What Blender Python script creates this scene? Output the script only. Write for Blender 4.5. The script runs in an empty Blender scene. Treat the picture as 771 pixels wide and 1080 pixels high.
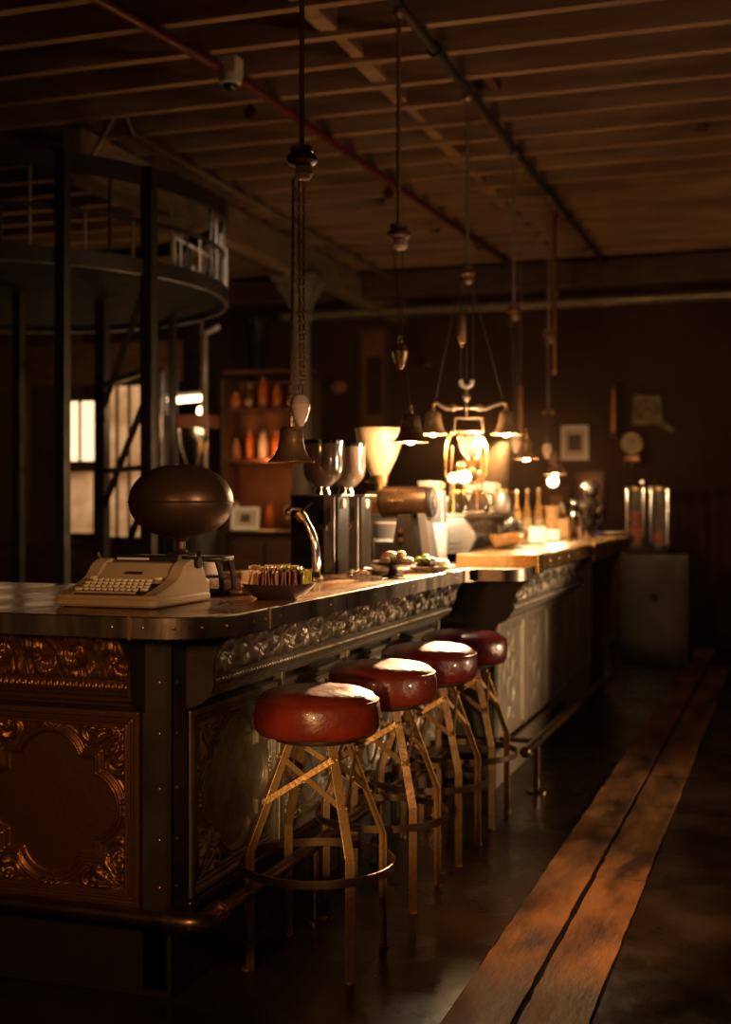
import bpy, bmesh, math, random
import numpy as np
from mathutils import Vector, Matrix, Euler
random.seed(7)
rng = np.random.default_rng(7)
PI = math.pi
C = bpy.context.scene.collection
R = math.radians

# ------------------------------------------------------------------ camera frame (survey of the photograph)
CAM_H = 1.35
A = R(18.6); SA, CA = math.sin(A), math.cos(A)
def at(px, py, Y=None, X=None, h=None, z=None):
    """world point seen at a pixel of the photograph, at a known plane (Y, X, height) or depth z"""
    r = (px - 385.5) / 1350.0
    D = Vector((r*CA - SA, r*SA + CA, -(py - 530) / 1350.0))
    if Y is not None: t = Y / D.y
    elif X is not None: t = X / D.x
    elif h is not None: t = (h - CAM_H) / D.z
    else: t = z
    return Vector((0, 0, CAM_H)) + D*t

# ------------------------------------------------------------------ materials
MATS = {}
def mat(name, c1, c2=None, rough=0.5, metal=0.0, scale=8.0, bump=0.0, bscale=40.0, stretch=(1,1,1), rvar=0.12,
        emit=None, estr=0.0, trans=0.0, ior=1.45, contrast=(0.35, 0.65), coat=0.0, spec=0.5, alpha=1.0, detail=6.0):
    m = bpy.data.materials.new(name); m.use_nodes = True
    nt = m.node_tree; n = nt.nodes; l = nt.links
    b = n['Principled BSDF']
    b.inputs['Roughness'].default_value = rough; b.inputs['Metallic'].default_value = metal
    b.inputs['Base Color'].default_value = (*c1, 1)
    b.inputs['Specular IOR Level'].default_value = spec
    b.inputs['IOR'].default_value = ior
    b.inputs['Transmission Weight'].default_value = trans
    b.inputs['Coat Weight'].default_value = coat
    b.inputs['Alpha'].default_value = alpha
    tc = n.new('ShaderNodeTexCoord'); mp = n.new('ShaderNodeMapping'); mp.inputs['Scale'].default_value = stretch
    l.new(tc.outputs['Object'], mp.inputs['Vector'])
    if c2 is None: c2 = tuple(x*0.75 for x in c1)
    if emit is None:
        nz = n.new('ShaderNodeTexNoise'); nz.inputs['Scale'].default_value = scale; nz.inputs['Detail'].default_value = detail
        nz.inputs['Roughness'].default_value = 0.6
        l.new(mp.outputs[0], nz.inputs['Vector'])
        cr = n.new('ShaderNodeValToRGB'); cr.color_ramp.elements[0].position = contrast[0]; cr.color_ramp.elements[1].position = contrast[1]
        cr.color_ramp.elements[0].color = (*c1, 1); cr.color_ramp.elements[1].color = (*c2, 1)
        l.new(nz.outputs['Fac'], cr.inputs[0]); l.new(cr.outputs[0], b.inputs['Base Color'])
        mr = n.new('ShaderNodeMapRange'); mr.inputs[1].default_value = 0.3; mr.inputs[2].default_value = 0.7
        mr.inputs[3].default_value = max(0.02, rough - rvar); mr.inputs[4].default_value = min(1, rough + rvar)
        l.new(nz.outputs['Fac'], mr.inputs[0]); l.new(mr.outputs[0], b.inputs['Roughness'])
        if bump:
            n2 = n.new('ShaderNodeTexNoise'); n2.inputs['Scale'].default_value = bscale; n2.inputs['Detail'].default_value = 5
            l.new(mp.outputs[0], n2.inputs['Vector'])
            bp = n.new('ShaderNodeBump'); bp.inputs['Strength'].default_value = bump; bp.inputs['Distance'].default_value = 0.01
            l.new(n2.outputs['Fac'], bp.inputs['Height']); l.new(bp.outputs[0], b.inputs['Normal'])
    else:
        b.inputs['Emission Color'].default_value = (*emit, 1); b.inputs['Emission Strength'].default_value = estr
    MATS[name] = m
    return m

M = {}
M['concrete'] = mat('concrete', (.010,.006,.004), (.030,.019,.012), rough=.30, spec=.3, scale=2.2, bump=.25, bscale=14, rvar=.16)
M['plank'] = mat('plank', (.045,.018,.007), (.27,.125,.045), rough=.62, scale=2.4, stretch=(2.6,.8,2.6), bump=.45, bscale=20, contrast=(.36,.60), detail=9.0)
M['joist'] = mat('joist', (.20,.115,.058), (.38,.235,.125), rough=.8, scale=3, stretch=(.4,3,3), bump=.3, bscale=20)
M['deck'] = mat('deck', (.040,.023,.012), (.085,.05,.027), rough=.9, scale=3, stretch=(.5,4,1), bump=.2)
M['beam'] = mat('beam', (.16,.105,.062), (.26,.18,.11), rough=.85, scale=4, stretch=(4,.6,4), bump=.4, bscale=15)
M['wall'] = mat('wall', (.040,.017,.009), (.075,.036,.019), rough=.85, scale=1.6, bump=.2)
M['wall_side'] = mat('wall_side', (.07,.038,.02), (.15,.085,.045), rough=.85, scale=1.3, bump=.2)
M['steel_dark'] = mat('steel_dark', (.055,.047,.040), (.085,.072,.060), rough=.42, metal=.85, scale=6, bump=.05)
M['post_steel'] = mat('post_steel', (.060,.052,.040), (.085,.074,.058), rough=.5, metal=.6, scale=5, bump=.06)
M['band'] = mat('band', (.20,.17,.145), (.30,.255,.215), rough=.36, metal=.95, scale=9, stretch=(1,1,.3), bump=.04)
M['rivet_metal'] = mat('rivet_metal', (.72,.46,.34), (.6,.38,.28), rough=.3, metal=.9, scale=20)
M['copper'] = mat('copper', (.62,.27,.13), (.45,.19,.09), rough=.35, metal=1, scale=20)
M['worktop'] = mat('worktop', (.13,.062,.027), (.33,.17,.07), rough=.25, metal=.1, scale=3.2, stretch=(2.5,.8,1), bump=.10, bscale=9, rvar=.1)
M['tin_copper'] = mat('tin_copper', (.30,.155,.062), (.18,.088,.035), rough=.38, metal=.8, scale=14, bump=.12, bscale=60)
M['tin_grey'] = mat('tin_grey', (.34,.30,.25), (.19,.165,.135), rough=.42, metal=.75, scale=12, bump=.12, bscale=60)
M['tin_pale'] = mat('tin_pale', (.34,.29,.23), (.20,.165,.125), rough=.5, metal=.45, scale=5, stretch=(3,3,.8), bump=.15, bscale=40)
M['leather'] = mat('leather', (.135,.015,.006), (.062,.007,.004), rough=.36, scale=7, bump=.8, bscale=13, coat=.22, rvar=.12)
M['leather_b'] = mat('leather_b', (.15,.014,.014), (.07,.007,.007), rough=.32, scale=7, bump=.5, bscale=30, coat=.3, rvar=.1)
M['leg_metal'] = mat('leg_metal', (.40,.245,.105), (.25,.14,.06), rough=.45, metal=.75, scale=25, bump=.2, bscale=90)
M['rail'] = mat('rail', (.20,.13,.075), (.12,.08,.05), rough=.33, metal=.95, scale=10)
M['typewriter'] = mat('typewriter', (.46,.34,.205), (.38,.28,.165), rough=.38, scale=6, bump=.03, coat=.15)
M['key'] = mat('key', (.85,.74,.48), (.75,.64,.40), rough=.35, scale=10)
M['black'] = mat('black', (.014,.010,.007), (.022,.016,.011), rough=.5, scale=8, spec=.25)
M['black_gloss'] = mat('black_gloss', (.010,.009,.008), (.016,.013,.011), rough=.16, scale=8, rvar=.05)
M['chrome'] = mat('chrome', (.75,.72,.68), (.65,.62,.58), rough=.12, metal=1, scale=12, rvar=.05)
M['steel'] = mat('steel', (.55,.52,.47), (.45,.42,.38), rough=.32, metal=.9, scale=6, stretch=(1,1,8))
M['alu'] = mat('alu', (.34,.31,.31), (.28,.26,.26), rough=.4, metal=.7, scale=7)
M['bronze'] = mat('bronze', (.105,.058,.030), (.05,.028,.016), rough=.38, metal=.65, scale=5, bump=.12, bscale=25)
M['brass'] = mat('brass', (.72,.46,.16), (.55,.34,.11), rough=.26, metal=1, scale=9, rvar=.08)
M['brass_old'] = mat('brass_old', (.42,.27,.11), (.26,.16,.07), rough=.38, metal=1, scale=12)
M['bell'] = mat('bell', (.42,.26,.14), (.25,.15,.08), rough=.30, metal=.8, scale=14)
M['ceramic'] = mat('ceramic', (.72,.58,.50), (.62,.48,.40), rough=.25, scale=5, coat=.3)
M['white'] = mat('white', (.82,.78,.70), (.76,.72,.64), rough=.35, scale=4)
M['cup'] = mat('cup', (.85,.80,.70), (.8,.75,.65), rough=.2, scale=4, coat=.3)
M['oak'] = mat('oak', (.50,.29,.10), (.36,.195,.065), rough=.26, scale=5, stretch=(5,.6,3), bump=.06, coat=.3)
M['oak_box'] = mat('oak_box', (.52,.34,.16), (.42,.26,.12), rough=.5, scale=6, stretch=(5,5,.6))
M['redwood'] = mat('redwood', (.14,.050,.024), (.09,.032,.016), rough=.45, scale=5, stretch=(4,4,.5))
M['bowl_dark'] = mat('bowl_dark', (.055,.028,.016), (.028,.015,.009), rough=.4, scale=9)
M['sachet_brown'] = mat('sachet_brown', (.40,.20,.10), (.30,.13,.065), rough=.55, scale=30)
M['sachet_pale'] = mat('sachet_pale', (.66,.42,.25), (.50,.30,.17), rough=.5, scale=30)
M['sachet_green'] = mat('sachet_green', (.42,.36,.045), (.30,.26,.03), rough=.5, scale=30)
M['pastry'] = mat('pastry', (.66,.40,.16), (.40,.19,.06), rough=.6, scale=30, bump=.4, bscale=50)
M['cream'] = mat('cream', (.85,.78,.62), (.75,.66,.5), rough=.5, scale=25, bump=.3)
M['lime'] = mat('lime', (.32,.38,.03), (.22,.28,.02), rough=.4, scale=25, bump=.2)
M['red_paint'] = mat('red_paint', (.10,.008,.005), (.07,.006,.004), rough=.5, scale=9)
M['drum'] = mat('drum', (.13,.075,.042), (.08,.045,.026), rough=.33, metal=.85, scale=9)
M['iron_matte'] = mat('iron_matte', (.010,.008,.006), rough=.95, spec=.1)
M['cord_dark'] = mat('cord_dark', (.05,.035,.022), rough=.8, scale=60)
M['lining'] = mat('lining', (.75,.62,.45), rough=.5, scale=10)
M['pipe_dark'] = mat('pipe_dark', (.060,.046,.034), (.035,.028,.022), rough=.5, metal=.5, scale=9)
M['rod'] = mat('rod', (.34,.26,.20), (.24,.18,.135), rough=.36, metal=.6, scale=9)
M['conduit'] = mat('conduit', (.30,.24,.17), (.22,.17,.12), rough=.45, metal=.6, scale=9)
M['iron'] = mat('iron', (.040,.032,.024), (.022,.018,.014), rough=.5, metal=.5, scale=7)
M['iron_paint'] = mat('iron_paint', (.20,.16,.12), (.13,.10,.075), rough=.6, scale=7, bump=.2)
M['white_metal'] = mat('white_metal', (.55,.50,.45), (.45,.41,.37), rough=.4, scale=7)
M['rope'] = mat('rope', (.30,.20,.11), (.18,.11,.06), rough=.8, scale=60)
M['wood_dark'] = mat('wood_dark', (.10,.052,.026), (.055,.028,.015), rough=.5, scale=6, stretch=(.6,4,4))
M['grey_metal'] = mat('grey_metal', (.095,.085,.07), (.06,.054,.045), rough=.42, metal=.5, scale=6)
M['paper'] = mat('paper', (.62,.52,.38), (.5,.4,.28), rough=.8, scale=6)
M['parchment'] = mat('parchment', (.34,.27,.14), (.18,.13,.06), rough=.8, scale=18)
M['poster'] = mat('poster', (.42,.20,.11), (.27,.11,.055), rough=.7, scale=7)
M['blue'] = mat('blue', (.045,.045,.20), (.03,.03,.14), rough=.3, scale=7)
M['orange_glass'] = mat('orange_glass', (.75,.20,.03), (.5,.1,.015), rough=.25, scale=9)
M['red_ball'] = mat('red_ball', (.80,.13,.04), (.60,.09,.03), rough=.3, scale=9)
M['amber_wall'] = mat('amber_wall', (.30,.13,.045), (.15,.055,.02), rough=.7, scale=3, bump=.2)
M['carafe'] = mat('carafe', (.05,.035,.022), (.03,.02,.012), rough=.1, scale=6, rvar=.04, coat=.5)
M['plastic_clear'] = mat('plastic_clear', (.62,.46,.30), (.52,.37,.22), rough=.4, scale=14, alpha=.7)
M['dark_glass'] = mat('dark_glass', (.016,.010,.007), (.022,.014,.01), rough=.28, scale=5, spec=.3)
M['hopper'] = mat('hopper', (.17,.12,.10), (.10,.07,.06), rough=.14, scale=8, coat=.6, rvar=.05)
def glass(name, col, rough=.03, a=.25):
    m = mat(name, col, rough=rough, rvar=.01, alpha=a, coat=.5); return m
M['glass'] = glass('glass', (.75,.68,.58), a=.09)
M['glass_amber'] = glass('glass_amber', (.7,.42,.15), a=.45)
M['bulb_on'] = mat('bulb_on', (1,.8,.5), emit=(1.0,.62,.26), estr=190)
M['bulb_globe'] = mat('bulb_globe', (1,.8,.5), emit=(1.0,.70,.38), estr=9)
M['bulb_dim'] = mat('bulb_dim', (1,.8,.5), emit=(1.0,.6,.28), estr=2.2)
M['tube_light'] = mat('tube_light', (1,.9,.7), emit=(1.0,.72,.40), estr=6)
M['lit_pane'] = None

def lit_pane_mat():
    m = bpy.data.materials.new('lit_pane'); m.use_nodes = True
    nt = m.node_tree; n = nt.nodes; l = nt.links; b = n['Principled BSDF']
    tc = n.new('ShaderNodeTexCoord'); nz = n.new('ShaderNodeTexNoise'); nz.inputs['Scale'].default_value = 2.6; nz.inputs['Detail'].default_value = 5
    l.new(tc.outputs['Object'], nz.inputs['Vector'])
    cr = n.new('ShaderNodeValToRGB'); cr.color_ramp.elements[0].position = .35; cr.color_ramp.elements[1].position = .68
    cr.color_ramp.elements[0].color = (.20,.075,.020,1); cr.color_ramp.elements[1].color = (.85,.46,.20,1)
    l.new(nz.outputs['Fac'], cr.inputs[0]); l.new(cr.outputs[0], b.inputs['Emission Color'])
    b.inputs['Base Color'].default_value = (.2,.1,.05,1); b.inputs['Emission Strength'].default_value = .8
    return m
M['lit_pane'] = lit_pane_mat()
M['lit_bright'] = mat('lit_bright', (1,.8,.6), emit=(1.0,.70,.40), estr=1.5)

# ------------------------------------------------------------------ mesh builder
class MB:
    def __init__(s): s.v = []; s.f = []
    def add(s, vs, fs):
        o = len(s.v); s.v += [tuple(p) for p in vs]; s.f += [tuple(i+o for i in f) for f in fs]; return s
    def box(s, c, d, rot=None, top=1.0):
        vs = []
        for sz in (-1, 1):
            k = top if sz > 0 else 1
            for sx, sy in ((-1,-1),(1,-1),(1,1),(-1,1)):
                p = Vector((sx*d[0]/2*k, sy*d[1]/2*k, sz*d[2]/2))
                if rot: p = Euler(rot).to_matrix() @ p
                vs.append(p + Vector(c))
        return s.add(vs, [(0,3,2,1),(4,5,6,7),(0,1,5,4),(1,2,6,5),(2,3,7,6),(3,0,4,7)])
    def bb(s, x0, x1, y0, y1, z0, z1):
        return s.box(((x0+x1)/2,(y0+y1)/2,(z0+z1)/2), (x1-x0,y1-y0,z1-z0))
    def rbox(s, c, d, r=.01, seg=4, rot=None):
        """box with vertical edges rounded and a small top/bottom chamfer"""
        def ring(k, z):
            out = []
            for q,(sx,sy) in enumerate(((1,1),(-1,1),(-1,-1),(1,-1))):
                cx, cy = sx*(d[0]/2-r), sy*(d[1]/2-r)
                for i in range(seg+1):
                    a = q*PI/2 + i*PI/2/seg
                    out.append(Vector((cx+(r-k)*math.cos(a), cy+(r-k)*math.sin(a), z)))
            return out
        ch = min(r*.5, d[2]*.25)
        rings = [ring(ch,-d[2]/2), ring(0,-d[2]/2+ch), ring(0,d[2]/2-ch), ring(ch,d[2]/2)]
        n = len(rings[0]); m = Euler(rot).to_matrix() if rot else Matrix.Identity(3)
        vs = [m @ p + Vector(c) for rg in rings for p in rg]
        fs = [tuple(range(n-1,-1,-1)), tuple(range(3*n, 4*n))]
        for j in range(3):
            for i in range(n): fs.append((j*n+i, j*n+(i+1)%n, (j+1)*n+(i+1)%n, (j+1)*n+i))
        return s.add(vs, fs)
    def bar(s, p0, p1, w, t, up=(0,0,1)):
        """flat bar between two points: w across, t thick"""
        p0, p1 = Vector(p0), Vector(p1); d = (p1-p0).normalized(); u = Vector(up)
        a = d.cross(u)
        if a.length < 1e-4: a = d.cross(Vector((1,0,0)))
        a.normalize(); b = a.cross(d).normalized()
        vs = [p + a*(sx*w/2) + b*(sy*t/2) for p in (p0,p1) for sx,sy in ((-1,-1),(1,-1),(1,1),(-1,1))]
        return s.add(vs, [(0,3,2,1),(4,5,6,7),(0,1,5,4),(1,2,6,5),(2,3,7,6),(3,0,4,7)])
    def cyl(s, p0, p1, r0, r1=None, n=20, cap=True):
        r1 = r0 if r1 is None else r1
        p0, p1 = Vector(p0), Vector(p1); d = (p1-p0).normalized()
        a = d.cross(Vector((0,0,1)));  a = a if a.length > 1e-4 else Vector((1,0,0)); a.normalize(); b = d.cross(a)
        vs = [p + (a*math.cos(2*PI*i/n) + b*math.sin(2*PI*i/n))*r for p,r in ((p0,r0),(p1,r1)) for i in range(n)]
        fs = [(i,(i+1)%n,n+(i+1)%n,n+i) for i in range(n)]
        if cap: fs += [tuple(range(n-1,-1,-1)), tuple(range(n,2*n))]
        return s.add(vs, fs)
    def tube(s, pts, r, n=10, closed=False, taper=None):
        pts = [Vector(p) for p in pts]; m = len(pts); vs = []; prev = None
        for k in range(m):
            if closed: d = pts[(k+1)%m]-pts[k-1]
            else: d = pts[min(k+1,m-1)]-pts[max(k-1,0)]
            d.normalize()
            if prev is None:
                a = d.cross(Vector((0,0,1)));  a = a if a.length > 1e-3 else Vector((1,0,0))
            else: a = prev - d*prev.dot(d)
            a.normalize(); prev = a; b = d.cross(a)
            rr = r*(taper[k] if taper else 1)
            vs += [pts[k] + (a*math.cos(2*PI*i/n)+b*math.sin(2*PI*i/n))*rr for i in range(n)]
        fs = []
        for k in range(m if closed else m-1):
            q = (k+1)%m
            for i in range(n): fs.append((k*n+i,k*n+(i+1)%n,q*n+(i+1)%n,q*n+i))
        if not closed: fs += [tuple(range(n-1,-1,-1)), tuple(range((m-1)*n, m*n))]
        return s.add(vs, fs)
    def lathe(s, prof, c=(0,0,0), n=32, wob=None):
        """profile of (radius, height) round the vertical through c; radius 0 closes it"""
        c = Vector(c); rings = []; vs = []; fs = []
        for r,h in prof:
            if r < 1e-6: vs.append(c+Vector((0,0,h))); rings.append([len(vs)-1])
            else:
                ids = []
                for i in range(n):
                    a = 2*PI*i/n; rr = r*(wob(a,h) if wob else 1)
                    vs.append(c+Vector((rr*math.cos(a), rr*math.sin(a), h))); ids.append(len(vs)-1)
                rings.append(ids)
        for a,b in zip(rings, rings[1:]):
            if len(a) == 1 and len(b) == 1: continue
            for i in range(n):
                j = (i+1)%n
                if len(a) == 1: fs.append((a[0], b[j], b[i]))
                elif len(b) == 1: fs.append((a[i], a[j], b[0]))
                else: fs.append((a[i],a[j],b[j],b[i]))
        return s.add(vs, fs)
    def ball(s, c, r, sc=(1,1,1), n=20, m=12):
        prof = [(0,-r)] + [(r*math.sin(PI*k/m), -r*math.cos(PI*k/m)) for k in range(1,m)] + [(0,r)]
        t = MB().lathe(prof, (0,0,0), n)
        return s.add([Vector((p[0]*sc[0],p[1]*sc[1],p[2]*sc[2]))+Vector(c) for p in t.v], t.f)
    def prism(s, poly, z0, z1, axis='z'):
        """closed 2D outline pushed along an axis: z -> (x,y), x -> (y,z), y -> (x,z)"""
        def P(a,b,t): return {'z':(a,b,t),'x':(t,a,b),'y':(a,t,b)}[axis]
        n = len(poly)
        vs = [P(a,b,z0) for a,b in poly] + [P(a,b,z1) for a,b in poly]
        fs = [tuple(range(n-1,-1,-1)), tuple(range(n,2*n))] + [(i,(i+1)%n,n+(i+1)%n,n+i) for i in range(n)]
        return s.add(vs, fs)
    def move(s, off=(0,0,0), rot=None, sc=1):
        m = Euler(rot).to_matrix() if rot else Matrix.Identity(3)
        s.v = [tuple(m @ (Vector(p)*sc) + Vector(off)) for p in s.v]; return s
    def build(s, name, m, parent=None, smooth=35, bevel=0, loc=None):
        me = bpy.data.meshes.new(name); me.from_pydata(s.v, [], s.f)
        bm = bmesh.new(); bm.from_mesh(me); bmesh.ops.recalc_face_normals(bm, faces=bm.faces); bm.to_mesh(me); bm.free()
        if isinstance(m, str): m = M[m]
        me.materials.append(m)
        if smooth:
            for p in me.polygons: p.use_smooth = True
            me.set_sharp_from_angle(angle=R(smooth))
        o = bpy.data.objects.new(name, me); C.objects.link(o)
        if parent: o.parent = parent
        if loc is not None: o.location = loc
        if bevel:
            b = o.modifiers.new('edge', 'BEVEL'); b.width = bevel; b.segments = 2; b.limit_method = 'ANGLE'; b.angle_limit = R(40)
        return o

def tag(o, label=None, cat=None, group=None, kind=None):
    if label: o['label'] = label
    if cat: o['category'] = cat
    if group: o['group'] = group
    if kind: o['kind'] = kind
    return o
def thing(name, loc, label, cat, group=None, rz=0):
    o = bpy.data.objects.new(name, None); C.objects.link(o); o.empty_display_size = .1
    o.location = loc; o.rotation_euler = (0,0,rz)
    return tag(o, label, cat, group)
def dup(root, loc, rz=0, label=None, group=None):
    r = root.copy(); C.objects.link(r); r.location = loc; r.rotation_euler = (0,0,rz)
    if label: r['label'] = label
    if group: r['group'] = group
    for ch in list(root.children):
        c = ch.copy(); C.objects.link(c); c.parent = r
        for g in list(ch.children):
            d = g.copy(); C.objects.link(d); d.parent = c
    return r
def rivet(parent, c, r, sc, m='rivet_metal'):
    return MB().ball(c, r, sc, 10, 6).build('rivet', m, parent)
def struct(o): o['kind'] = 'structure'; return o
def lamp(name, kind, loc, power, col=(1.0,.60,.28), size=.03, rot=None, spot=None, blend=.5, parent=None, shape=None):
    d = bpy.data.lights.new(name, kind); d.energy = power; d.color = col
    if kind == 'AREA':
        d.size = size
        if shape: d.shape = 'RECTANGLE'; d.size_y = shape
    else: d.shadow_soft_size = size
    if spot: d.spot_size = R(spot); d.spot_blend = blend
    o = bpy.data.objects.new(name, d); C.objects.link(o); o.location = loc
    if rot is not None: o.rotation_euler = rot
    if parent: o.parent = parent
    return o
def aim(o, target):
    o.rotation_euler = (Vector(target)-Vector(o.location)).to_track_quat('-Z','Y').to_euler()

# ------------------------------------------------------------------ embossed tin
def sstep(a, b, x):
    t = np.clip((x-a)/(b-a), 0, 1); return t*t*(3-2*t)
def ridge(x, c, w): return np.exp(-((x-c)/w)**2)
def panel_height(u, v):
    e = 1 - np.maximum(np.abs(u), np.abs(v))
    h = .95*sstep(0,.02,e)*(1-sstep(.075,.10,e)) + .75*ridge(e,.125,.018) + .55*ridge(e,.17,.010)
    au, av = np.abs(u), np.abs(v)
    box = np.maximum(au, av) - .50
    l1 = np.hypot(au-.40, av) - .34; l2 = np.hypot(au, av-.40) - .34
    q = np.minimum(box, np.minimum(l1, l2))
    h += .85*ridge(q,.015,.014) + .65*ridge(q,.060,.013) + .25*ridge(q,.10,.012)
    field = sstep(.09,.12,q)*sstep(.17,.20,e)
    cu, cv = .80-au, .80-av
    rr = np.hypot(cu, cv); th = np.arctan2(cv, cu)
    fan = (np.abs(np.cos(th*7+.0)))*(sstep(.04,.10,rr)*(1-sstep(.30,.40,rr)))
    bead = np.clip(np.sin(u*62)*np.sin(v*62),0,1)*(1-sstep(.28,.22,-rr+.60))
    curl = .5+.5*np.cos(np.arctan2(av-.45,au-.80)*3 + np.hypot(au-.80,av-.45)*46)
    curl2 = .5+.5*np.cos(-np.arctan2(av-.80,au-.45)*3 + np.hypot(au-.45,av-.80)*46)
    c1 = curl*(1-sstep(.12,.20,np.hypot(au-.80,av-.45))); c2 = curl2*(1-sstep(.12,.20,np.hypot(au-.45,av-.80)))
    f3 = np.abs(np.cos(np.arctan2(av,.72-au)*5))*(1-sstep(.07,.12,np.hypot(au-.78,av)))
    f4 = np.abs(np.cos(np.arctan2(au,.72-av)*5))*(1-sstep(.07,.12,np.hypot(av-.78,au)))
    h += field*(.9*fan + .5*bead*(1-fan) + .6*c1 + .6*c2) + sstep(.17,.19,e)*(.7*f3+.7*f4)*sstep(.03,.06,q)
    h -= .35*sstep(0,-.03,q)
    return h
def tall_height(u, v):
    e = 1 - np.maximum(np.abs(u), np.abs(v)*1.0 + 0*u)
    h = .9*sstep(0,.02,e)*(1-sstep(.10,.13,e)) + .6*ridge(e,.17,.02)
    w = sstep(.2,.26,e)
    h += w*.42*(.5+.5*np.cos(9*u*(1+.25*np.sin(7*v)) + 1.5*np.sin(9*v)))*(.6+.4*np.sin(16*v+3*np.cos(6*u)))
    h += w*.5*np.abs(np.cos(3.2*v))*ridge(np.abs(u), .33+.18*np.cos(6.3*v), .05)
    h += w*.5*ridge(np.abs(u), .10+.10*np.abs(np.sin(6.3*v)), .04)
    return h
def grid_mesh(name, X, Y, Z, m, parent=None):
    nx, ny = X.shape
    V = np.stack([X,Y,Z],-1).reshape(-1,3)
    i, j = np.meshgrid(np.arange(nx-1), np.arange(ny-1), indexing='ij')
    a = (i*ny+j).ravel(); F = np.stack([a, a+ny, a+ny+1, a+1],1)
    me = bpy.data.meshes.new(name); me.from_pydata(V.tolist(), [], F.tolist())
    me.materials.append(M[m] if isinstance(m,str) else m)
    me.polygons.foreach_set('use_smooth', [True]*len(me.polygons))
    o = bpy.data.objects.new(name, me); C.objects.link(o)
    if parent: o.parent = parent
    return o
def panel(name, m, parent, face, pos, a0, a1, z0, z1, amp, fn, na=170, nz=170):
    """embossed sheet on a vertical face: face 'x' faces +X at X=pos spanning Y a0..a1; face 'y' faces -Y at Y=pos"""
    u = np.linspace(-1,1,na); v = np.linspace(-1,1,nz); U, V = np.meshgrid(u, v, indexing='ij')
    H = fn(U, V)*amp + .004
    edge = (np.maximum(np.abs(U),np.abs(V)) > .9999); H[edge] = -.012
    Aa = a0 + (U+1)/2*(a1-a0); Z = z0 + (V+1)/2*(z1-z0)
    if face == 'x': return grid_mesh(name, pos+H, Aa, Z, m, parent)
    return grid_mesh(name, Aa, pos-H, Z, m, parent)

PROF = [(.0,.785),(.022,.79),(.024,.800),(.044,.806),(.046,.820),(.072,.826),(.074,.836),(.076,.838),(.078,.862),(.074,.866),
        (.080,.885),(.084,.905),(.089,.925),(.098,.950),(.112,.972),(.130,.992),(.150,1.010)]
def crown(name, m, parent, face, pos, a0, a1, dz=0, k=1.0, dens=340):
    P = np.array(PROF); d = np.r_[0, np.cumsum(np.hypot(*np.diff(P,axis=0).T))]; T = d/d[-1]
    nv = 80; v = np.linspace(0,1,nv); out = np.interp(v,T,P[:,0]); zz = np.interp(v,T,P[:,1])
    ta = np.gradient(out); tz = np.gradient(zz); ln = np.hypot(ta,tz)+1e-9; no, nz_ = tz/ln, -ta/ln
    L = a1-a0; na = int(L*dens)+2; s = np.linspace(0,L,na); S, V = np.meshgrid(s, v, indexing='ij')
    vt = T[9]
    cell = .118; cs = (S/cell)%1 - .5; odd = (np.floor(S/cell)%2)
    w = (V-vt)/(1-vt)
    cy = .48 + .10*(odd*2-1); X = cs*cell*9.5; Yy = (w-cy)*1.35
    rr = np.hypot(X, Yy); th = np.arctan2(Yy, X)*(odd*2-1)
    scroll = np.clip(.5+.75*np.cos(th*2 + rr*10.5),0,1)*np.exp(-(rr/.62)**4)
    leaf = np.clip(np.cos(S*2*PI/.079 + 5*w + 1.3*np.sin(S*40)),0,1)*np.exp(-((rr-.80)/.34)**2)
    relief = (scroll*1.0 + leaf*.75 + .30*np.abs(np.sin(S*2*PI/.026+w*7)))*sstep(.02,.07,w)*(1-sstep(.95,1,w))
    bead = np.sqrt(np.clip(1-((((S/.020)%1)-.5)/.46)**2-((V-(T[7]+T[8])/2)/((T[8]-T[7])*.5))**2,0,1))
    relief = relief + .35*np.clip(np.sin(S*2*PI/.019 + w*9 + 2*np.sin(S*31)),0,1)*sstep(.05,.16,w)*(1-sstep(.9,1,w))
    H = .0165*relief + .0095*bead
    O = out[None,:]*k + H*no[None,:]; Z = zz[None,:] + H*nz_[None,:] + dz
    if face == 'x': return grid_mesh(name, pos+O, a0+S, Z, m, parent)
    return grid_mesh(name, a0+S, pos-O, Z, m, parent)
def end_cap(name, parent, face, pos, at_, t, extra=0, dz=0, sgn=1):
    """dark steel plate cut to the moulding's S profile, closing its end"""
    poly = [(-.02,.72+dz),(.004,.745+dz),(.012,.775+dz),(.055,.790+dz),(.088,.815+dz),(.096,.850+dz),(.094,.885+dz),(.100,.925+dz),(.118,.955+dz),(.150,.985+dz),(.170,1.010+dz),(-.02,1.010+dz)]
    mb = MB()
    if face == 'x': mb.prism([(pos+a,b) for a,b in poly], at_, at_+t, 'y')
    else: mb.prism([(pos-a,b) for a,b in poly], at_, at_+t, 'x')
    return mb.build(name, 'post_steel', parent, smooth=25)

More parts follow.
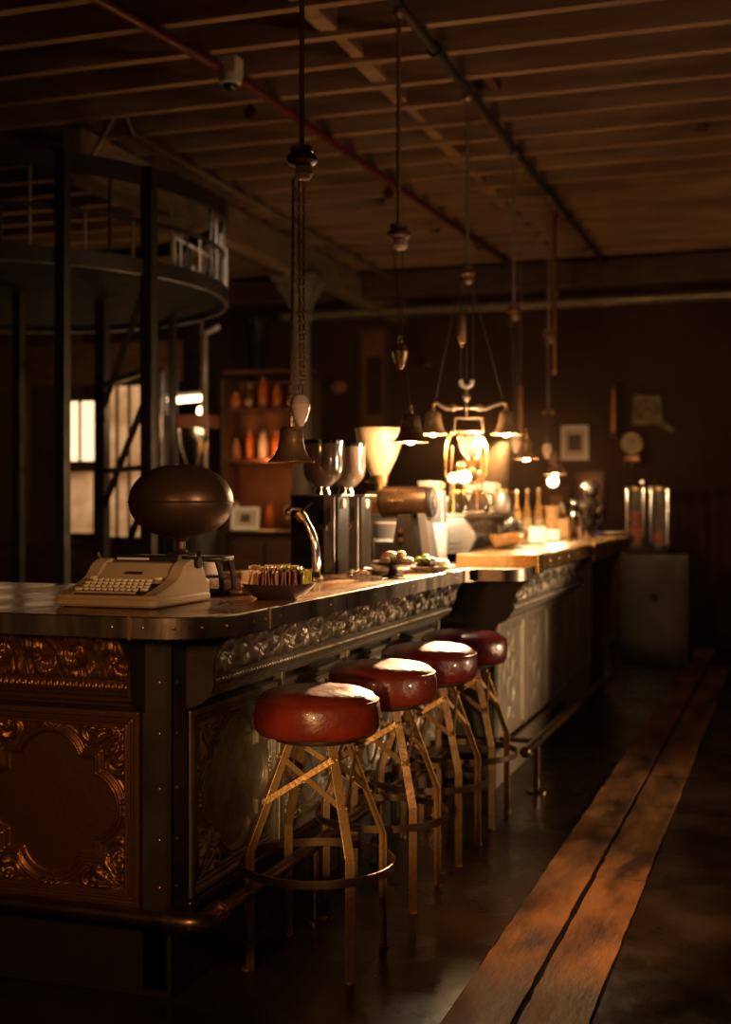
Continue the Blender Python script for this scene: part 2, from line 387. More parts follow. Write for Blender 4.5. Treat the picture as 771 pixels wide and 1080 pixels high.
# ================================================================== THE SETTING
def setting():
    f = MB().bb(-10, 4, -1.5, 13.6, -.12, 0).build('floor', 'concrete', smooth=0); struct(f)
    # worn planks let into the concrete, wonky long edges and butt joints
    ys = [1.2, 3.05, 5.25, 7.1, 9.2, 11.4]
    def strip(x0, x1, joints, seed):
        rnd = random.Random(seed)
        for y0, y1 in zip(joints, joints[1:]):
            n = 26; L = []; Rr = []
            for k in range(n+1):
                y = y0+.004 + (y1-y0-.008)*k/n
                L.append((x0+.004+rnd.uniform(0,.006), y)); Rr.append((x1-.004-rnd.uniform(0,.006), y))
            poly = L + Rr[::-1]
            poly = poly[::-1]
            MB().prism(poly, -.02, .006+rnd.uniform(0,.003)).build('plank', 'plank', f, smooth=0, bevel=.0015)
    MB().bb(-.874,-.502,1.0,12.2,-.01,.0015).build('plank_bed', 'iron_matte', f, smooth=0)
    strip(-.876, -.692, [1.0,2.9,4.9,5.35,7.6,9.9,12.2], 1)
    strip(-.690, -.500, [1.0,2.4,4.62,6.4,8.6,10.9], 2)
    struct(MB().bb(-10, 4, 13.3, 13.5, 0, 3.75).build('wall_back', 'wall', smooth=0))
    struct(MB().bb(-8.2, -8.0, -1.5, 13.3, 0, 3.75).build('wall_left', 'wall_side', smooth=0))
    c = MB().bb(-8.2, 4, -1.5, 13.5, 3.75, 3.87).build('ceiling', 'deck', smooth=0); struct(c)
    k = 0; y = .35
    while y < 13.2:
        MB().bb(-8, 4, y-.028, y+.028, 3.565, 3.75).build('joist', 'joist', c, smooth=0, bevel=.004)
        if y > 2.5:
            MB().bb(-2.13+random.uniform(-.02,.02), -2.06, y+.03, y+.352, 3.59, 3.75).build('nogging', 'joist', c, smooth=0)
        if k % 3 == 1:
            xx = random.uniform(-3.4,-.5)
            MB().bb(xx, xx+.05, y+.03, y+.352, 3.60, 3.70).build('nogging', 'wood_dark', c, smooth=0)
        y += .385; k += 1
    b = MB().bb(-4.12, -3.98, 6.6, 13.3, 3.29, 3.56)
    struct(b.build('ceiling_beam', 'beam', smooth=0, bevel=.01))
    struct(MB().bb(-8, 4, 11.7, 11.95, 3.33, 3.56).build('ceiling_beam', 'wood_dark', smooth=0, bevel=.01))
    struct(MB().bb(-4.28, -4.13, 6.9, 13.3, 3.33, 3.56).build('ceiling_beam', 'wood_dark', smooth=0, bevel=.01))
setting()

# pipes under the ceiling
def pipe(name, pts, r, m, label, n=12, clips=0, top=3.565):
    mb = MB().tube(pts, r, n)
    o = mb.build(name, m); tag(o, label, 'pipe')
    if clips:
        a, b = Vector(pts[0]), Vector(pts[-1])
        for i in range(clips):
            p = a.lerp(b, (i+.5)/clips)
            MB().bb(p.x-.012, p.x+.012, p.y-.012, p.y+.012, p.z, top+.01).cyl(p-Vector((0,.015,0)), p+Vector((0,.015,0)), r*1.5).build('hanger', m, o)
    return o
pipe('ceiling_pipe', [(-1.65,1.2,3.53),(-1.65,12.6,3.53)], .024, 'pipe_dark', 'long dark iron ceiling pipe that the counter lamps hang from', clips=6)
pipe('ceiling_pipe', [(-3.3,1.5,3.52),(-2.7,6.03,3.52),(-2.46,11.6,3.52)], .024, 'red_paint', 'red painted sprinkler pipe running slantwise under the ceiling joists', clips=5)
cp = [(-3.72,5.0,2.86),(-3.74,5.30,3.40),(-3.72,5.36,3.50)] + [(-3.70,5.5+i*.6,3.52) for i in range(11)]
pipe('conduit', [at(97,166,X=-3.9), at(127,109,X=-3.72)] + [(-3.70, at(140,117,X=-3.7).y+i*.5, 3.515) for i in range(11)], .017, 'conduit', 'thin pale conduit bending down over the beam above the platform')
pipe('ceiling_pipe', [(-5.5,12.45,3.30),(1.5,12.45,3.30)], .055, 'conduit', 'thick horizontal pipe crossing the room before the back wall')
pc = thing('security_camera', at(243,84,h=3.47), 'white dome security camera under the ceiling joists', 'camera')
MB().bb(-.05,.05,-.05,.05,.02,.11).build('mount', 'white_metal', pc, bevel=.006)
MB().lathe([(0,.03),(.055,.03),(.058,.0),(.055,-.02),(.03,-.026),(0,-.026)], n=28).build('housing', 'white_metal', pc)
MB().ball((0,0,-.022), .040, (1,1,.9)).build('dome', 'black_gloss', pc)

# cast iron column with bracketed capital
def column(x, y, r, label, m='iron_paint'):
    c = thing('cast_iron_column', (x,y,0), label, 'column'); c['kind'] = 'thing'
    MB().lathe([(0,0),(r*2,0),(r*2,.06),(r*1.5,.10),(r*1.25,.14),(r,.2),(r*.95,2.9),(r*1.3,2.93),(r*1.3,2.97),(r*.98,3.0),(r*1.1,3.1),(r*2.0,3.27),(0,3.27)], n=28).build('shaft', m, c)
    MB().bb(-r*2.4,r*2.4,-r*2.4,r*2.4,3.25,3.295).build('capital', m, c, bevel=.006)
    for a in (0, PI/2, PI, -PI/2):
        pts = [(r*.9,2.95),(r*1.0,3.25),(r*2.8,3.25),(r*2.6,3.2),(r*1.6,3.10)]
        b = MB().prism(pts, -.02, .02, 'y'); b.move(rot=(0,0,a)); b.build('bracket', m, c, smooth=0, bevel=.004)
    return c
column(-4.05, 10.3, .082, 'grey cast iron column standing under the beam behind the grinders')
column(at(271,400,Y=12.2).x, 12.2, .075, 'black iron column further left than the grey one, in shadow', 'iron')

# ================================================================== NEAR COUNTER
def near_counter():
    XB, YB = -1.62, 3.135
    c = thing('bar_counter', (0,0,0), 'embossed tin bar front below the dark worktop, copper coloured end and grey side', 'bar counter')
    MB().bb(-3.2, XB-.005, YB+.005, 3.9, .0, 1.008).bb(-2.25, XB-.005, 3.8, 5.86, .0, 1.008).build('carcass', 'iron', c, smooth=0)
    # corner post
    MB().bb(XB-.005-.07, XB+.012, YB-.012, YB+.004, .02, 1.005).bb(XB-.004, XB+.012, YB-.012, YB+.085, .02, 1.005).build('corner_post', 'post_steel', c, smooth=0, bevel=.002)
    for z in (.30,.43,.57,.72,.86,.97):
        rivet(c, (XB-.022, YB-.013, z), .0055, (1,.5,1)); rivet(c, (XB+.013, YB+.022, z), .0055, (.5,1,1))
    end_cap('end_plate', c, 'y', YB, -1.694, .008)
    end_cap('end_plate', c, 'x', XB, YB+.080, .008)
    # near (copper) face
    for x1 in (-1.700, -2.285, -2.870):
        o = panel('embossed_panel', 'tin_copper', c, 'y', YB, x1-.575, x1, .235, .780, .015, panel_height, 230, 230)
        o['label'] = 'copper coloured embossed panel with quatrefoil frame'
    o = crown('crown_moulding', 'tin_copper', c, 'y', YB, -3.2, -1.695, k=.95); o['label'] = 'copper coloured embossed crown moulding'
    # long side (grey)
    yy = [3.235, 3.885, 4.525, 5.165, 5.805]
    for a, b in zip(yy, yy[1:]):
        panel('embossed_panel', 'tin_grey', c, 'x', XB, a, b-.012, .235, .770, .014, panel_height, 170, 170)
        MB().bb(XB, XB+.034, b-.022, b+.006, .70, .80).bb(XB, XB+.024, b-.018, b+.002, .24, .70).build('divider', 'tin_grey', c, smooth=0, bevel=.003)
    crown('crown_moulding', 'tin_grey', c, 'x', XB, YB+.088, 5.845)
    MB().bb(-3.2, XB+.01, YB-.012, YB+.01, 0, .225).bb(XB-.01, XB+.012, YB, 5.86, 0, .225).build('kickboard', 'iron', c, smooth=0, bevel=.003)
    MB().bb(-3.2, XB-.07, YB-.022, YB, .212, .236).bb(XB, XB+.022, YB+.088, 5.86, .212, .236).build('base_ledge', 'rail', c, smooth=0, bevel=.004)
near_counter()

def arc(cx, cy, r, a0, a1, n=10):
    return [(cx+r*math.cos(a0+(a1-a0)*i/n), cy+r*math.sin(a0+(a1-a0)*i/n)) for i in range(n+1)]
def worktop():
    w = thing('bar_worktop', (0,0,1.01), 'dark worn bar worktop with a riveted steel edge, carrying the typewriter', 'worktop')
    front = [(-3.2,2.90),(-1.60,2.90)] + arc(-1.56,3.08,.18,-PI/2,0,10) + [(-1.38,3.20),(-1.38,5.38)] + \
            [(-1.36,5.46)] + [(-1.33,5.50),(-1.28,5.51)] + arc(-1.24,5.61,.10,-PI/2,0,6) + [(-1.14,5.78),(-1.14,5.90)]
    poly = front + [(-2.30,5.90),(-2.30,4.05),(-3.2,4.05)]
    MB().prism(poly, 0, .046).build('top_sheet', 'worktop', w, smooth=0)
    # steel band following the front outline
    b = MB(); vs = []; fs = []
    n = len(front)
    def off(i, d):
        p = Vector(front[i]); a = Vector(front[max(i-1,0)]); c = Vector(front[min(i+1,n-1)])
        t = (c-a).normalized(); return p + Vector((t.y,-t.x))*d
    for i in range(n):
        i0, o0 = off(i,-.003), off(i,.005)
        vs += [(i0.x,i0.y,-.006),(o0.x,o0.y,-.006),(o0.x,o0.y,.047),(o0.x-.0,o0.y,.047),(i0.x,i0.y,.0495)]
    for i in range(n-1):
        for k in range(5): fs.append((i*5+k,(i+1)*5+k,(i+1)*5+(k+1)%5,i*5+(k+1)%5))
    fs += [(0,1,2,3,4), tuple((n-1)*5+k for k in (4,3,2,1,0))]
    b.add(vs, fs).build('edge_band', 'band', w, smooth=30)
    for x in (-2.9,-2.6,-2.3,-2.0,-1.66,-1.57): rivet(w, (x,2.895,.022),.0048,(1,.5,1))
    for y in (3.15,3.23,3.34,3.75,4.2,4.65,5.1,5.3): rivet(w, (-1.375,y,.022),.0048,(.5,1,1))
    for p in arc(-1.56,3.08,.186,-PI/2,0,4)[1:4]: rivet(w, (p[0],p[1],.022),.0048,(1,1,1))
    for q in ((-1.612,-1.604,2.892,2.90,-.010,.050), (-1.381,-1.3725,3.26,3.268,-.010,.050), (-1.37,-1.3625,5.398,5.406,-.008,.050)):
        MB().bb(*q).build('seam_strip', 'rivet_metal', w, smooth=0)
worktop()

# foot rail of the near counter
def rail_near():
    X, Y, h = -1.472, 3.035, .246
    r = thing('foot_rail', (X,Y,0), 'bronze foot rail round the near counter with an elbow at the corner', 'foot rail')
    MB().tube([(-1.75,0,h),(-.05,0,h)], .021, 16).build('tube', 'rail', r)
    MB().tube([(0,.05,h),(0,2.5,h)], .021, 16).build('tube', 'rail', r)
    MB().tube([(-.085,0,h),(-.04,0,h),(-.015,.008,h),(-.004,.02,h),(0,.04,h),(0,.085,h)], .030, 18).build('elbow', 'rail', r)
    for p in ((-.088,0),(0,.088)):
        d = (.012,0) if p[1]==0 else (0,.012)
        MB().cyl((p[0]-d[0],p[1]-d[1],h),(p[0]+d[0],p[1]+d[1],h),.035,n=20).build('collar', 'rail', r)
    for p in ((-1.2,.0),(0,.83),(0,1.52),(0,2.2)):
        MB().cyl((p[0],p[1],0),(p[0],p[1],h),.015,n=14).lathe([(0,0),(.042,0),(.042,.008),(.02,.014),(0,.014)],(p[0],p[1],0),20).build('post', 'rail', r)
rail_near()

# ================================================================== FAR COUNTER
def far_counter():
    XB = -1.35
    c = thing('bar_counter', (0,0,0), 'pale grey embossed bar front under the oak bar top, beyond the stools', 'bar counter')
    MB().bb(-2.25, XB-.005, 5.93, 7.9, 0, 1.04).bb(-2.25, XB-.045, 7.9, 9.12, 0, 1.04).build('carcass', 'iron', c, smooth=0)
    # dark end plate facing the stools, cut to the moulding's profile
    poly = [(-2.25,0),(XB+.004,0),(XB+.004,.745),(XB+.02,.775),(XB+.06,.795),(XB+.096,.85),(XB+.092,.885),(XB+.108,.93),(XB+.14,.965),(XB+.185,1.0),(XB+.19,1.008),(-2.25,1.008)]
    MB().prism(poly, 5.905, 5.928, 'y').build('end_plate', 'post_steel', c, smooth=25)
    ys = [5.945, 6.58, 7.24, 7.88]
    for a, b in zip(ys, ys[1:]):
        panel('embossed_panel', 'tin_pale', c, 'x', XB, a, b-.02, .20, .785, .014, tall_height, 110, 150)
        MB().bb(XB-.004, XB+.020, b-.026, b+.004, .20, .80).build('divider', 'tin_pale', c, smooth=0, bevel=.003)
    crown('crown_moulding', 'tin_pale', c, 'x', XB, 5.93, 7.88, k=1.0, dens=260)
    MB().prism([(XB+a,b) for a,b in [(-.05,.785),(.02,.785),(.085,.83),(.095,.87),(.10,.92),(.125,.96),(.16,1.01),(-.05,1.01)]], 7.882, 7.90, 'y').build('end_plate', 'post_steel', c, smooth=25)
    X2 = XB-.04
    for a, b in ((7.92,8.5),(8.52,9.1)):
        panel('embossed_panel', 'tin_pale', c, 'x', X2, a, b, .20, 1.0, .013, tall_height, 90, 150)
    MB().bb(XB-.01, XB+.006, 5.93, 7.9, 0, .19).bb(X2-.01, X2+.006, 7.9, 9.12, 0, .19).build('kickboard', 'iron_paint', c, smooth=0)
far_counter()

def far_top():
    w = thing('bar_worktop', (0,0,1.05), 'glossy oak bar top with brass bound edge on the far counter', 'worktop')
    MB().prism([(-2.3,5.915),(-1.19,5.915),(-1.19,9.6),(-2.3,9.6)], -.036, 0).build('support_slab', 'steel_dark', w, smooth=0)
    MB().prism([(-1.50,5.78),(-1.13,5.78),(-1.13,7.6),(-1.13,9.55),(-2.1,9.55),(-2.1,7.72),(-1.50,7.72)], .002, .060).build('oak_slab', 'oak', w, smooth=0, bevel=.005)
    MB().bb(-1.134,-1.122,5.90,9.2,-.012,.052).build('brass_edge', 'brass_old', w, smooth=0, bevel=.002)
    MB().bb(-1.130,-1.112,5.766,5.90,-.026,.062).bb(-1.23,-1.112,5.766,5.778,.003,.062).build('brass_corner', 'brass', w, smooth=0, bevel=.004)
    MB().bb(-1.136,-1.110,7.5,8.35,-.040,.060).build('brass_plate', 'brass', w, smooth=0, bevel=.004)
    for y in [6.1+i*.28 for i in range(5)]+[7.6,7.95,8.25,8.8,9.1]:
        rivet(w, (-1.120 if not 7.5<y<8.35 else -1.108, y, .02), .008, (.5,1,1), 'brass')
    rivet(w, (-1.115,5.83,.02),.008,(.5,1,1),'brass')
far_top()
e = thing('bar_end_support', (-1.42,9.35,0), 'dark red timber end panel holding up the far end of the bar', 'bar counter')
MB().prism([(-.02,0),(.10,0),(.10,.25),(.16,.85),(.22,1.005),(-.02,1.005)], -.03, .03, 'y').build('board', 'redwood', e, smooth=0, bevel=.004)
MB().bb(-.5,-.02,-.02,.02,0,1.005).build('back_board', 'redwood', e, smooth=0)

def rail_far(x, y0, y1, label, posts):
    h = .232
    r = thing('foot_rail', (x,y0,0), label, 'foot rail', 'foot rails of the far counter')
    MB().tube([(0,0,h),(0,y1-y0,h)], .021, 14).build('tube', 'rail', r)
    MB().ball((0,0,h),.026,n=16,m=10).build('end_cap', 'rail', r)
    for p in posts:
        MB().cyl((0,p-y0,0),(0,p-y0,h),.016,n=14).lathe([(0,0),(.05,0),(.05,.008),(.022,.016),(0,.016)],(0,p-y0,0),20).build('post', 'rail', r)
    for p in posts[:1]:
        MB().cyl((-.18,p-y0+.02,h),(0,p-y0+.02,h),.012,n=12).build('stay', 'rail', r)
rail_far(-1.15, 5.66, 8.10, 'bronze foot rail on posts in front of the pale grey bar front', (5.92, 7.95))
rail_far(-1.44, 8.62, 10.9, 'furthest bronze foot rail, past the pale grey bar front', (8.9, 10.7))

# ================================================================== STOOLS
def make_stool(leather, label, loc):
    t = thing('bar_stool', loc, label, 'bar stool', 'round leather bar stools along the counter')
    prof = [(0,.668),(.150,.666),(.172,.670),(.182,.682),(.1865,.700),(.1875,.725),(.1855,.750),(.1815,.765),(.1790,.768),(.1765,.772),(.165,.785),(.140,.796),(.10,.803),(.05,.806),(0,.807)]
    rnd = random.Random(loc[1]); ph = rnd.uniform(0,6)
    cu = MB().lathe(prof, n=72, wob=lambda a,h: 1+.006*math.sin(5*a+ph)+.004*math.sin(11*a+2*ph)*(1 if h<.77 else .3)).build('cushion', leather, t, smooth=60)
    MB().tube([(.1815*math.cos(i*PI/24), .1815*math.sin(i*PI/24), .768) for i in range(48)], .0028, 6, closed=True).build('piping', leather, cu)
    MB().lathe([(0,.650),(.125,.650),(.128,.656),(.128,.667),(0,.667)], n=32).build('seat_plate', 'steel_dark', t)
    kz, zt = .345, .652
    LG = []
    for k in range(4):
        a = PI/4 + k*PI/2; d = Vector((math.cos(a), math.sin(a), 0)); s = Vector((-d.y, d.x, 0))
        top = d*.098 + Vector((0,0,zt)); knee = d*.222 + Vector((0,0,kz)); foot = d*.222; LG.append((top, knee))
        m = MB(); w = .030
        def seg(p, q, w0=w, th=.005):
            nrm = (q-p).normalized().cross(s).normalized()
            m.bar(p, q, w0, th, up=tuple(nrm))
            # the angle iron's second flange
            m.bar(p + s*(w0/2-.0025) - nrm*0 - d*.006, q + s*(w0/2-.0025) - d*.006, th, (.024 if k == 2 else .009), up=tuple(nrm))
        seg(top, knee); seg(knee, foot)
        m.lathe([(0,0),(.016,0),(.016,.006),(0,.006)], tuple(foot), 14)
        m.build('leg', 'leg_metal', t, smooth=0, bevel=.0012)
    for k in range(4):
        p, q = LG[k], LG[(k+1)%4]
        f = lambda leg, u: leg[0].lerp(leg[1], u)
        out = (f(p,.5)+f(q,.5)); out.z = 0; out.normalize()
        m = MB(); a0, a1 = f(p,.14)+out*.004, f(q,.56)+out*.004; b0, b1 = f(q,.14)+out*.010, f(p,.56)+out*.010
        m.bar(a0, a1, .017, .004, up=tuple(out)); m.bar(b0, b1, .017, .004, up=tuple(out))
        for x in (a0,a1,b0,b1, (a0+a1+b0+b1)/4): m.ball(x+out*.004, .0055, n=8, m=5)
        m.build('cross_brace', 'leg_metal', t, smooth=0)
    n = 56; vs = []; fs = []
    for i in range(n):
        a = 2*PI*i/n
        for r, z in ((.2265,.272),(.2315,.272),(.2315,.296),(.2265,.296)): vs.append((r*math.cos(a), r*math.sin(a), z))
    for i in range(n):
        for k in range(4): fs.append((i*4+k, ((i+1)%n)*4+k, ((i+1)%n)*4+(k+1)%4, i*4+(k+1)%4))
    MB().add(vs, fs).build('foot_ring', 'rail', t, smooth=40)
    return t
STO = [(-1.345,3.55,0),(-1.35,4.19,0),(-1.345,4.77,0),(-1.35,5.33,0)]
make_stool('leather', 'red-brown leather bar stool nearest the corner post, all four legs showing', STO[0])
make_stool('leather', 'red-brown leather bar stool second along the counter from the corner post', STO[1])
make_stool('leather_b', 'crimson leather bar stool third along the counter, with creased side', STO[2])
make_stool('leather_b', 'crimson leather bar stool furthest along the counter, beside the dark end plate', STO[3])

# ================================================================== TYPEWRITER
def typewriter():
    t = thing('typewriter', (-1.985,3.135,1.056), 'cream portable typewriter with pale keys on the near end of the bar', 'typewriter')
    W, D = .325, .36
    MB().rbox((W/2,D/2,.016),(W,D,.024),.022,5).build('base', 'typewriter', t, smooth=40)
    for x in (.03,W-.03):
        for y in (.03,D-.04): MB().cyl((x,y,-.001),(x,y,.006),.010,n=12).build('foot', 'black', t)
    cheek = [(.010,.026),(.012,.036),(.06,.047),(.13,.066),(.165,.082),(.185,.104),(.205,.118),(.235,.128),(.265,.127),(.292,.118),(.315,.098),(.330,.070),(.352,.062),(.356,.026)]
    for x0 in (.006, W-.052):
        MB().prism(cheek, x0, x0+.046, 'x').build('side_cover', 'typewriter', t, smooth=30, bevel=.005)
    hood = [(.135,.050),(.150,.066),(.178,.090),(.212,.116),(.245,.120),(.285,.112),(.30,.03),(.14,.03)]
    MB().prism(hood, .050, W-.050, 'x').build('hood', 'typewriter', t, smooth=30, bevel=.003)
    MB().bb(.02,W-.02,.008,.030,.024,.036).build('front_lip', 'typewriter', t, bevel=.004)
    MB().prism([(.026,.026),(.026,.036),(.145,.062),(.145,.026)], .050, W-.050, 'x').build('key_bed', 'black', t, smooth=0)
    MB().prism([(.170,.0868),(.1715,.0855),(.1795,.0925),(.178,.0938)], W/2-.030, W/2+.026, 'x').build('nameplate', 'bowl_dark', t, smooth=0)
    # keys in four rows on a slope, each its own part
    for r in range(4):
        y = .046 + r*.0235; z = .043 + r*.0072
        n = (10,11,11,10)[r]; x0 = .064 + (.0,.004,-.004,.006)[r]
        for k in range(n):
            x = x0 + k*.0192
            m = MB().rbox((0,0,0),(.0158,.0150,.007),.004,3).cyl((0,0,-.012),(0,0,-.003),.0025,n=6)
            m.move((x,y,z+.008), rot=(R(10),0,0)); m.build('key', 'key', t, smooth=40)
    for x,y,z in ((.056,.046,.050),(W-.060,.048,.052),(W-.055,.120,.078),(.060,.122,.078)):
        MB().rbox((x,y,z),(.019,.014,.008),.004,3,rot=(R(10),0,0)).build('key', 'key', t, smooth=40)
    MB().rbox((W/2-.01,.0305,.043),(.190,.010,.007),.004,3).build('space_bar', 'typewriter', t, smooth=40)
    # carriage
    MB().cyl((.060,.262,.126),(W-.060,.262,.126),.013,n=20).build('platen', 'black', t)
    MB().bb(.070,.175,.236,.243,.124,.131).build('paper_bail', 'ceramic', t, smooth=0, bevel=.002)
    kn = MB().cyl((W-.012,.262,.118),(W+.006,.262,.118),.017,n=20).build('platen_knob', 'black', t)
    MB().prism([(.262,.110),(.280,.112),(.288,.150),(.280,.156),(.268,.152),(.262,.134)], W-.008, W-.003, 'x').build('line_spacer', 'chrome', t, smooth=0, bevel=.002)
    MB().tube([(.030,.25,.118),(.022,.22,.132),(.028,.20,.150)], .004, 8).build('return_lever', 'chrome', t)
typewriter()

# ================================================================== BRONZE VESSEL ON A STAND
def vessel():
    L = Vector((-2.055,3.655,1.056))
    s = thing('display_stand', L, 'low black steel stand behind the typewriter, under the bronze vessel', 'stand')
    W, D, H = .352, .13, .122
    MB().rbox((W/2-.006,D/2,H-.006),(W+.0,D,.016),.035,5).build('top', 'steel_dark', s, smooth=40, bevel=.003)
    for x, sx in ((.010,-1),(W-.022,1)):
        for y in (.02, D-.02):
            MB().tube([(x-sx*.006,y,H-.010),(x,y,H-.022),(x+sx*.008,y,.07),(x+sx*.014,y,0)], .010, 8, taper=[1,1.1,.9,.8]).build('leg', 'steel_dark', s)
    MB().bb(.03,W-.03,.03,D-.03,.055,.061).build('shelf', 'steel_dark', s, smooth=0)
    tr = tag(MB().rbox((-1.86,3.80,1.066),(.42,.20,.018),.03,4,rot=(0,0,R(6))).build('flat_tray', 'worktop', smooth=40), 'flat dark tray lying under the black stand', 'tray')
    v = thing('metal_vessel', (-1.879,3.72,1.178), 'bronze egg-shaped vessel with a seam round its middle, on the black stand', 'vessel')
    MB().lathe([(0,0),(.050,0),(.050,.006),(.022,.014),(.014,.024),(.014,.046),(.03,.062),(0,.062)], n=28).build('foot', 'bronze', v)
    zc = .176; a, b = .168, .119
    prof = []
    for k in range(0, 31):
        th = -PI/2 + PI*k/30; rr = a*math.cos(th)**.90 if abs(math.cos(th))>1e-6 else 0
        prof.append((max(rr,0) if 0<k<30 else 0, zc + b*math.sin(th)))
    MB().lathe(prof, n=64).build('shell', 'bronze', v, smooth=60)
    MB().tube([((a+.0005)*math.cos(i*PI/30),(a+.0005)*math.sin(i*PI/30),zc-.002) for i in range(60)], .0032, 8, closed=True).build('seam_band', 'bronze', v)
    # mug seen beneath the stand
    p = at(222,612,Y=4.35); p.z = 1.056
    g = thing('mug', (p.x,p.y,1.056), 'cream mug standing behind the black stand', 'mug')
    MB().lathe([(0,.0),(.026,.0),(.030,.006),(.031,.07),(.028,.07),(.027,.01),(0,.01)], n=28).build('body', 'ceramic', g)
    MB().tube([(-.030,0,.055),(-.048,0,.050),(-.050,0,.028),(-.030,0,.018)], .004, 8).build('handle', 'ceramic', g)
vessel()

# ================================================================== BOWL OF SACHETS
def sachets():
    c = Vector((-1.500,3.615,1.056))
    b = thing('bowl', c, 'shallow dark bowl full of sugar sachets at the worktop edge', 'bowl')
    MB().lathe([(0,0),(.060,0),(.066,.004),(.095,.022),(.116,.046),(.1165,.050),(.112,.050),(.092,.028),(.06,.010),(0,.008)], n=48).build('body', 'bowl_dark', b, smooth=50)
    def sachet(x, y, z, rz, ry, m, label, grp, h=.058):
        mb = MB(); w, t = (.026 if m != 'sachet_brown' else .034), .0055
        rings = [(0,.0006),(.12,.75),(.5,1),(.88,.75),(1,.15)]
        vs = []
        for u, k in rings:
            for sx, st in ((-1,-.2),(-.7,-1),(0,-1.15),(.7,-1),(1,-.2),(1,.2),(.7,1),(0,1.15),(-.7,1),(-1,.2)):
                vs.append((sx*w/2, st*t/2*k, u*h))
        fs = [tuple(range(9,-1,-1)), tuple(range(40,50))]
        for j in range(4):
            for i in range(10): fs.append((j*10+i, j*10+(i+1)%10, (j+1)*10+(i+1)%10, (j+1)*10+i))
        o = mb.add(vs, fs).build('sugar_sachet', m, smooth=60)
        o.location = c + Vector((x,y,z)); o.rotation_euler = (ry,random.uniform(-.22,.22),rz)
        tag(o, label, 'sachet', grp)
    cr, cf = Vector((CA, SA)), Vector((-SA, CA))      # to the camera's right and away from it
    def place(a, f, z, rz, tilt, *k, h=.058): p = cr*a + cf*f; sachet(p.x, p.y, z, A+rz, tilt, *k, h=h)
    bl = ('sachet_brown','brown sugar sachet standing in the packed rows of the dark bowl','brown sugar sachets in the bowl')
    pl = ('sachet_pale','pale paper sachet leaning in the left part of the dark bowl','pale sachets in the bowl')
    gl = ('sachet_green','yellow-green sachet standing at the right of the dark bowl','green sachets in the bowl')
    for row, f in enumerate((-.062,-.03,.005)):
        for i in range(13):
            a = -.055 + i*.0118; lim = math.sqrt(max(0,.105**2-f**2))
            if abs(a) > lim: continue
            place(a, f, .032 if abs(f)<.05 else .036, PI/2+random.uniform(-.35,.35), random.uniform(-.18,.18), *bl, h=.050+row*.008)
    for i in range(20):
        place(-.096+i*.0030+random.uniform(-.003,.003), -.055+.009*(i%10), .040, random.uniform(-1.2,1.3), random.uniform(-.35,.35), *pl, h=.050)
    for i in range(14):
        place(-.070+i*.010, .035+random.uniform(-.01,.01), .046, random.uniform(-.9,.9), random.uniform(-.4,.4), *(pl if i<9 else gl), h=.056)
    for i in range(12):
        place(.072+random.uniform(-.015,.024), -.045+.009*i, .040, random.uniform(-1.3,1.3), random.uniform(-.35,.35), *gl, h=.050)
sachets()

# ================================================================== TAP
def tap():
    p = at(334,607,h=1.056, z=None)
    p = Vector((-1.745,4.58,1.056))
    t = thing('water_tap', p, 'curved chrome tap with a ball handle rising from the worktop', 'tap')
    cr = Vector((CA, SA, 0))
    def q(a, z): return cr*a + Vector((0,0,z))
    MB().lathe([(0,0),(.034,0),(.034,.008),(.024,.014),(.02,.03),(0,.03)], n=24).build('flange', 'chrome', t)
    MB().tube([q(.0,.01),q(.004,.05),q(.004,.09),q(-.001,.13),q(-.012,.17),q(-.026,.205),q(-.042,.232),q(-.058,.250)], .017, 18, taper=[1.1,1.15,1.1,1.0,.95,.85,.8,.8]).build('arm', 'chrome', t)
    MB().cyl(q(-.044,.228), q(-.066,.256), .022, n=18).build('nut', 'brass', t)
    MB().tube([q(-.10,.262),q(-.085,.272),q(-.060,.268),q(-.045,.262)], .009, 12).ball(q(-.103,.258),.014,n=14,m=10).build('handle', 'chrome', t)
    MB().tube([q(-.050,.262),q(-.025,.285),q(-.014,.295)], .008, 10).build('lever', 'black_gloss', t)
tap()

# ================================================================== GRINDERS
def grinder(loc, label):
    g = thing('coffee_grinder', loc, label, 'coffee grinder', 'twin espresso grinders')
    MB().rbox((-.105,.07,.160),(.21,.14,.320),.008,3).build('body', 'black', g, smooth=40)
    MB().bb(-.060,-.012,-.010,.002,.004,.320).build('front_strip', 'alu', g, smooth=0, bevel=.003)
    MB().bb(-.044,-.028,-.0125,-.009,.215,.270).build('display', 'grey_metal', g, smooth=0)
    MB().bb(-.215,.018,-.006,.150,.320,.328).build('deck_plate', 'alu', g, smooth=0, bevel=.002)
    MB().cyl((-.002,.055,.290),(.010,.055,.290),.020,n=24).build('button', 'cup', g)
    MB().cyl((-.21,.075,.06),(-.24,.075,.06),.012,n=12).build('switch', 'alu', g)
    MB().lathe([(0,.328),(.034,.328),(.034,.345),(.028,.348),(.028,.362),(0,.362)],(-.095,.07,0),28).build('collar', 'chrome', g)
    hp = MB().lathe([(.034,.360),(.060,.382),(.076,.405),(.083,.430),(.084,.540),(.080,.545)],(-.095,.07,0),40).build('hopper', 'hopper', g)
    MB().lathe([(0,.539),(.086,.539),(.087,.552),(.080,.556),(0,.558)],(-.095,.07,0),40).build('hopper_lid', 'black_gloss', hp)
    MB().bb(-.075,-.035,-.040,-.004,.180,.205).build('dosing_fork', 'chrome', g, bevel=.003)
    return g
g1 = grinder((-1.785,4.95,1.056), 'black espresso grinder with a silver strip, nearer of the twin pair')
g2 = dup(g1, (-1.785,5.25,1.056), 0, 'black espresso grinder with a silver strip, behind the first of the pair')
for x0 in (0,): pass
